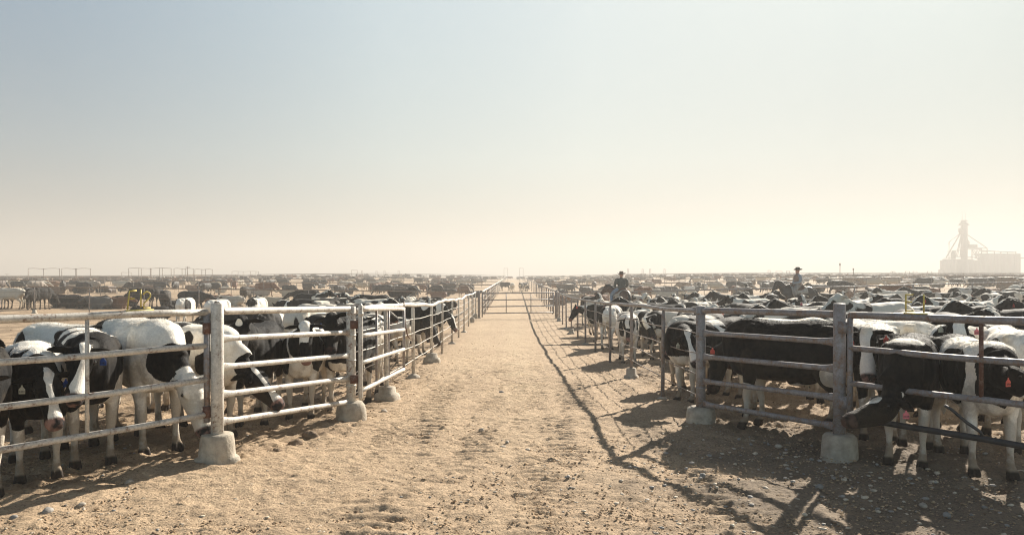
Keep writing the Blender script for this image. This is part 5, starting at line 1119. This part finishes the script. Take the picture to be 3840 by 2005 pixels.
frame((483, 521, 530, 564, 567, 599, 609, 642), 1005, 113, 'long eight-pole frame, widest on the left horizon')
frame((653, 683, 695, 725), 1006, 113, 'four-pole frame right of the widest one, crossed by the utility pole')
frame((731, 757, 771, 796), 1009, 118, 'lower four-pole frame, right of the one crossed by the utility pole')
frame((455, 492), 1021, 160, 'small two-pole frame left of the widest frame')
frame((870, 893, 912, 939, 960, 970), 1017, 150, 'low wide pole frame standing alone left of the left gate posts')
frame((1318, 1340), 1012, 210, 'faint two-pole frame above the left lane fence', .06)
for i, x in enumerate((1358, 1412, 1442, 1495)): frame((x - 2.5, x + 2.5), 1014, 230, f'faint narrow pole pair left of the lane, {("leftmost", "second", "third", "rightmost")[i]} of four', .06)
frame((1890, 1904), 1005, 240, 'tall gate frame left of the far lane end', .06, group='gate frames at the far lane end'); frame((1948, 1962), 1005, 240, 'tall gate frame right of the far lane end', .06, group='gate frames at the far lane end')
for i, x in enumerate((2355, 2410, 2438, 2492)): frame((x - 2.5, x + 2.5), 1008, 230, f'faint narrow pole pair right of the left rider, {("leftmost", "second", "third", "rightmost")[i]} of four', .06)
frame((2880, 2888), 1013, 200, 'faint narrow pole pair left of the vested rider', .06); frame((2910, 2933), 1016, 200, 'faint wide two-pole frame above the dark horse', .06); frame((2950, 2960), 1015, 200, 'faint small frame just left of the black hat', .06)
for i, (a, b) in enumerate(((3341, 3356), (3396, 3411), (3424, 3439), (3478, 3494))): frame((a, b), 1017, 190, f'faint two-pole frame left of the silos, {("leftmost", "second", "third", "rightmost")[i]} of four', .055)
def pole(px, ytop, Y, label, r, arm=0):
    x = (px - 1920) * Y / F; z0 = g1(x, Y); h = CAM_H + (1033 - ytop) * Y / F - z0; mb = MB(); mb.tube([(0, 0, -.2), (0, 0, h)], [r, r * .8], 7, up=(1, 0, 0))
    if arm: mb.tube([(-arm, 0, h * .93), (arm, 0, h * .93)], r * .6, 5)
    else: mb.tube([(0, 0, h), (0, 0, h + .25)], [r * 1.7, r * 1.7], 7, up=(1, 0, 0))
    o = mb.build('utility_pole', M['thin_steel']); o.location = (x, Y, z0); tag(o, label, 'pole')
pole(703, 998, 170, 'tall single utility pole on the left horizon', .12, .5); pole(26, 1026, 400, 'tiny utility pole at the far left horizon', .18, 1.2)
pole(3150, 996, 75, 'thin lone pole with a knob right of the vested rider', .035); pole(3200, 1012, 110, 'short lone pole right of the thin knobbed pole', .06); pole(3348, 1020, 200, 'faint short pole beside the faint frames left of the silos', .08)
# low buildings and brush on the skyline
def lump(px0, px1, ytop, Y, label, seed):
    x0, x1 = (px0 - 1920) * Y / F, (px1 - 1920) * Y / F; h = (1033 - ytop) * Y / F + 2.0; n = 26; V = []; z0 = g1((x0 + x1) / 2, Y)
    for j in range(6):
        for i in range(n):
            t_ = i / (n - 1); e = math.sin(math.pi * t_) ** .5; a = math.pi * j / 5
            V.append((x0 + (x1 - x0) * t_ - (x0 + x1) / 2, -math.cos(a) * 12, (h - z0) * e * math.sin(a) * (1 + .25 * math.sin(i * 1.9 + seed)) - .5))
    mb = MB(); mb.add(V, [(j * n + i, j * n + i + 1, (j + 1) * n + i + 1, (j + 1) * n + i) for j in range(5) for i in range(n - 1)]); o = mb.build('earth_mound', M['dirt']); o.location = ((x0 + x1) / 2, Y, z0); tag(o, label, 'mound', kind='structure')
lump(695, 765, 1027, 480, 'low pale mound under the pole frames on the left horizon', 1); lump(2600, 3400, 1029, 520, 'long low rise behind the right herd', 2); lump(-100, 700, 1032, 500, 'low rise at the left horizon', 3)

# ------------------------------------------------------------------ yellow pen markers on the two long gates
def marker(label, base, ang, strokes, w, depth=.03, r=.014):
    o = empty('pen_marker', base, ang); tag(o, label, 'sign')
    mb = MB(); mb.box((w / 2, 0, .008), (w + .03, .035, .016)); mb.build('base_plate', M['yellow'], o)
    for nm, st in strokes:
        mb = MB()
        for s in st: mb.tube([(x, 0, z) for x, z in s], r, 8, up=(0, 1, 0))
        mb.build(nm, M['yellow'], o)
def arc(cx, cz, r, a0, a1, n=8): return [(cx + r * math.cos(R(a0 + (a1 - a0) * i / n)), cz + r * math.sin(R(a0 + (a1 - a0) * i / n))) for i in range(n + 1)]
# left gate: F 1 2 at photo x 478..568
A, B = Vector((-3.25, 7.95, 1.61)), Vector((-4.39, 6.40, 1.63))
def on_gate(px, A, B):
    t0 = 0
    s = (px - 1920) / F; d = B - A; t0 = (s * A.y - A.x) / (d.x - s * d.y); return A + d * t0
p0 = on_gate(476, A, B); p1 = on_gate(569, A, B); W = (Vector(p1) - Vector(p0)).length; ang = math.atan2(p1.y - p0.y, p1.x - p0.x)
marker('yellow pipe lettering F12 on top of the left gate', (p0.x, p0.y, p0.z + .030), ang, [
 ('letter', [[(.02 * W, .02), (.10 * W, .20)], [(.10 * W, .20), (.38 * W, .203)], [(.07 * W, .125), (.30 * W, .128)]]),
 ('numeral', [[(.56 * W, .04), (.55 * W, .215)]]),
 ('numeral', [arc(.80 * W, .155, .145 * W, 170, -45) + [(.68 * W, .075), (.67 * W, .03), (.95 * W, .03)]])], W, r=.0075)
A, B = Vector((3.70, 8.17, 1.567)), Vector((4.56, 6.65, 1.594))
p0 = on_gate(3397, A, B); p1 = on_gate(3472, A, B); W = (Vector(p1) - Vector(p0)).length; ang = math.atan2(p1.y - p0.y, p1.x - p0.x)
marker('yellow pipe lettering E1 on top of the right gate', (p0.x, p0.y, p0.z + .031), ang, [
 ('letter', [[(.0, .02), (.0, .20)], [(.0, .20), (.36 * W, .20)], [(.0, .125), (.30 * W, .125)], [(.0, .035), (.38 * W, .035)]]),
 ('numeral', [[(.90 * W, .02), (.90 * W, .205)]])], W, r=.008)
for o in C.objects:
    if o.parent is None and 'label' in o and len(o['label'].replace('-', ' ').split()) > 16: print('LONG', len(o['label'].split()), o['label'])
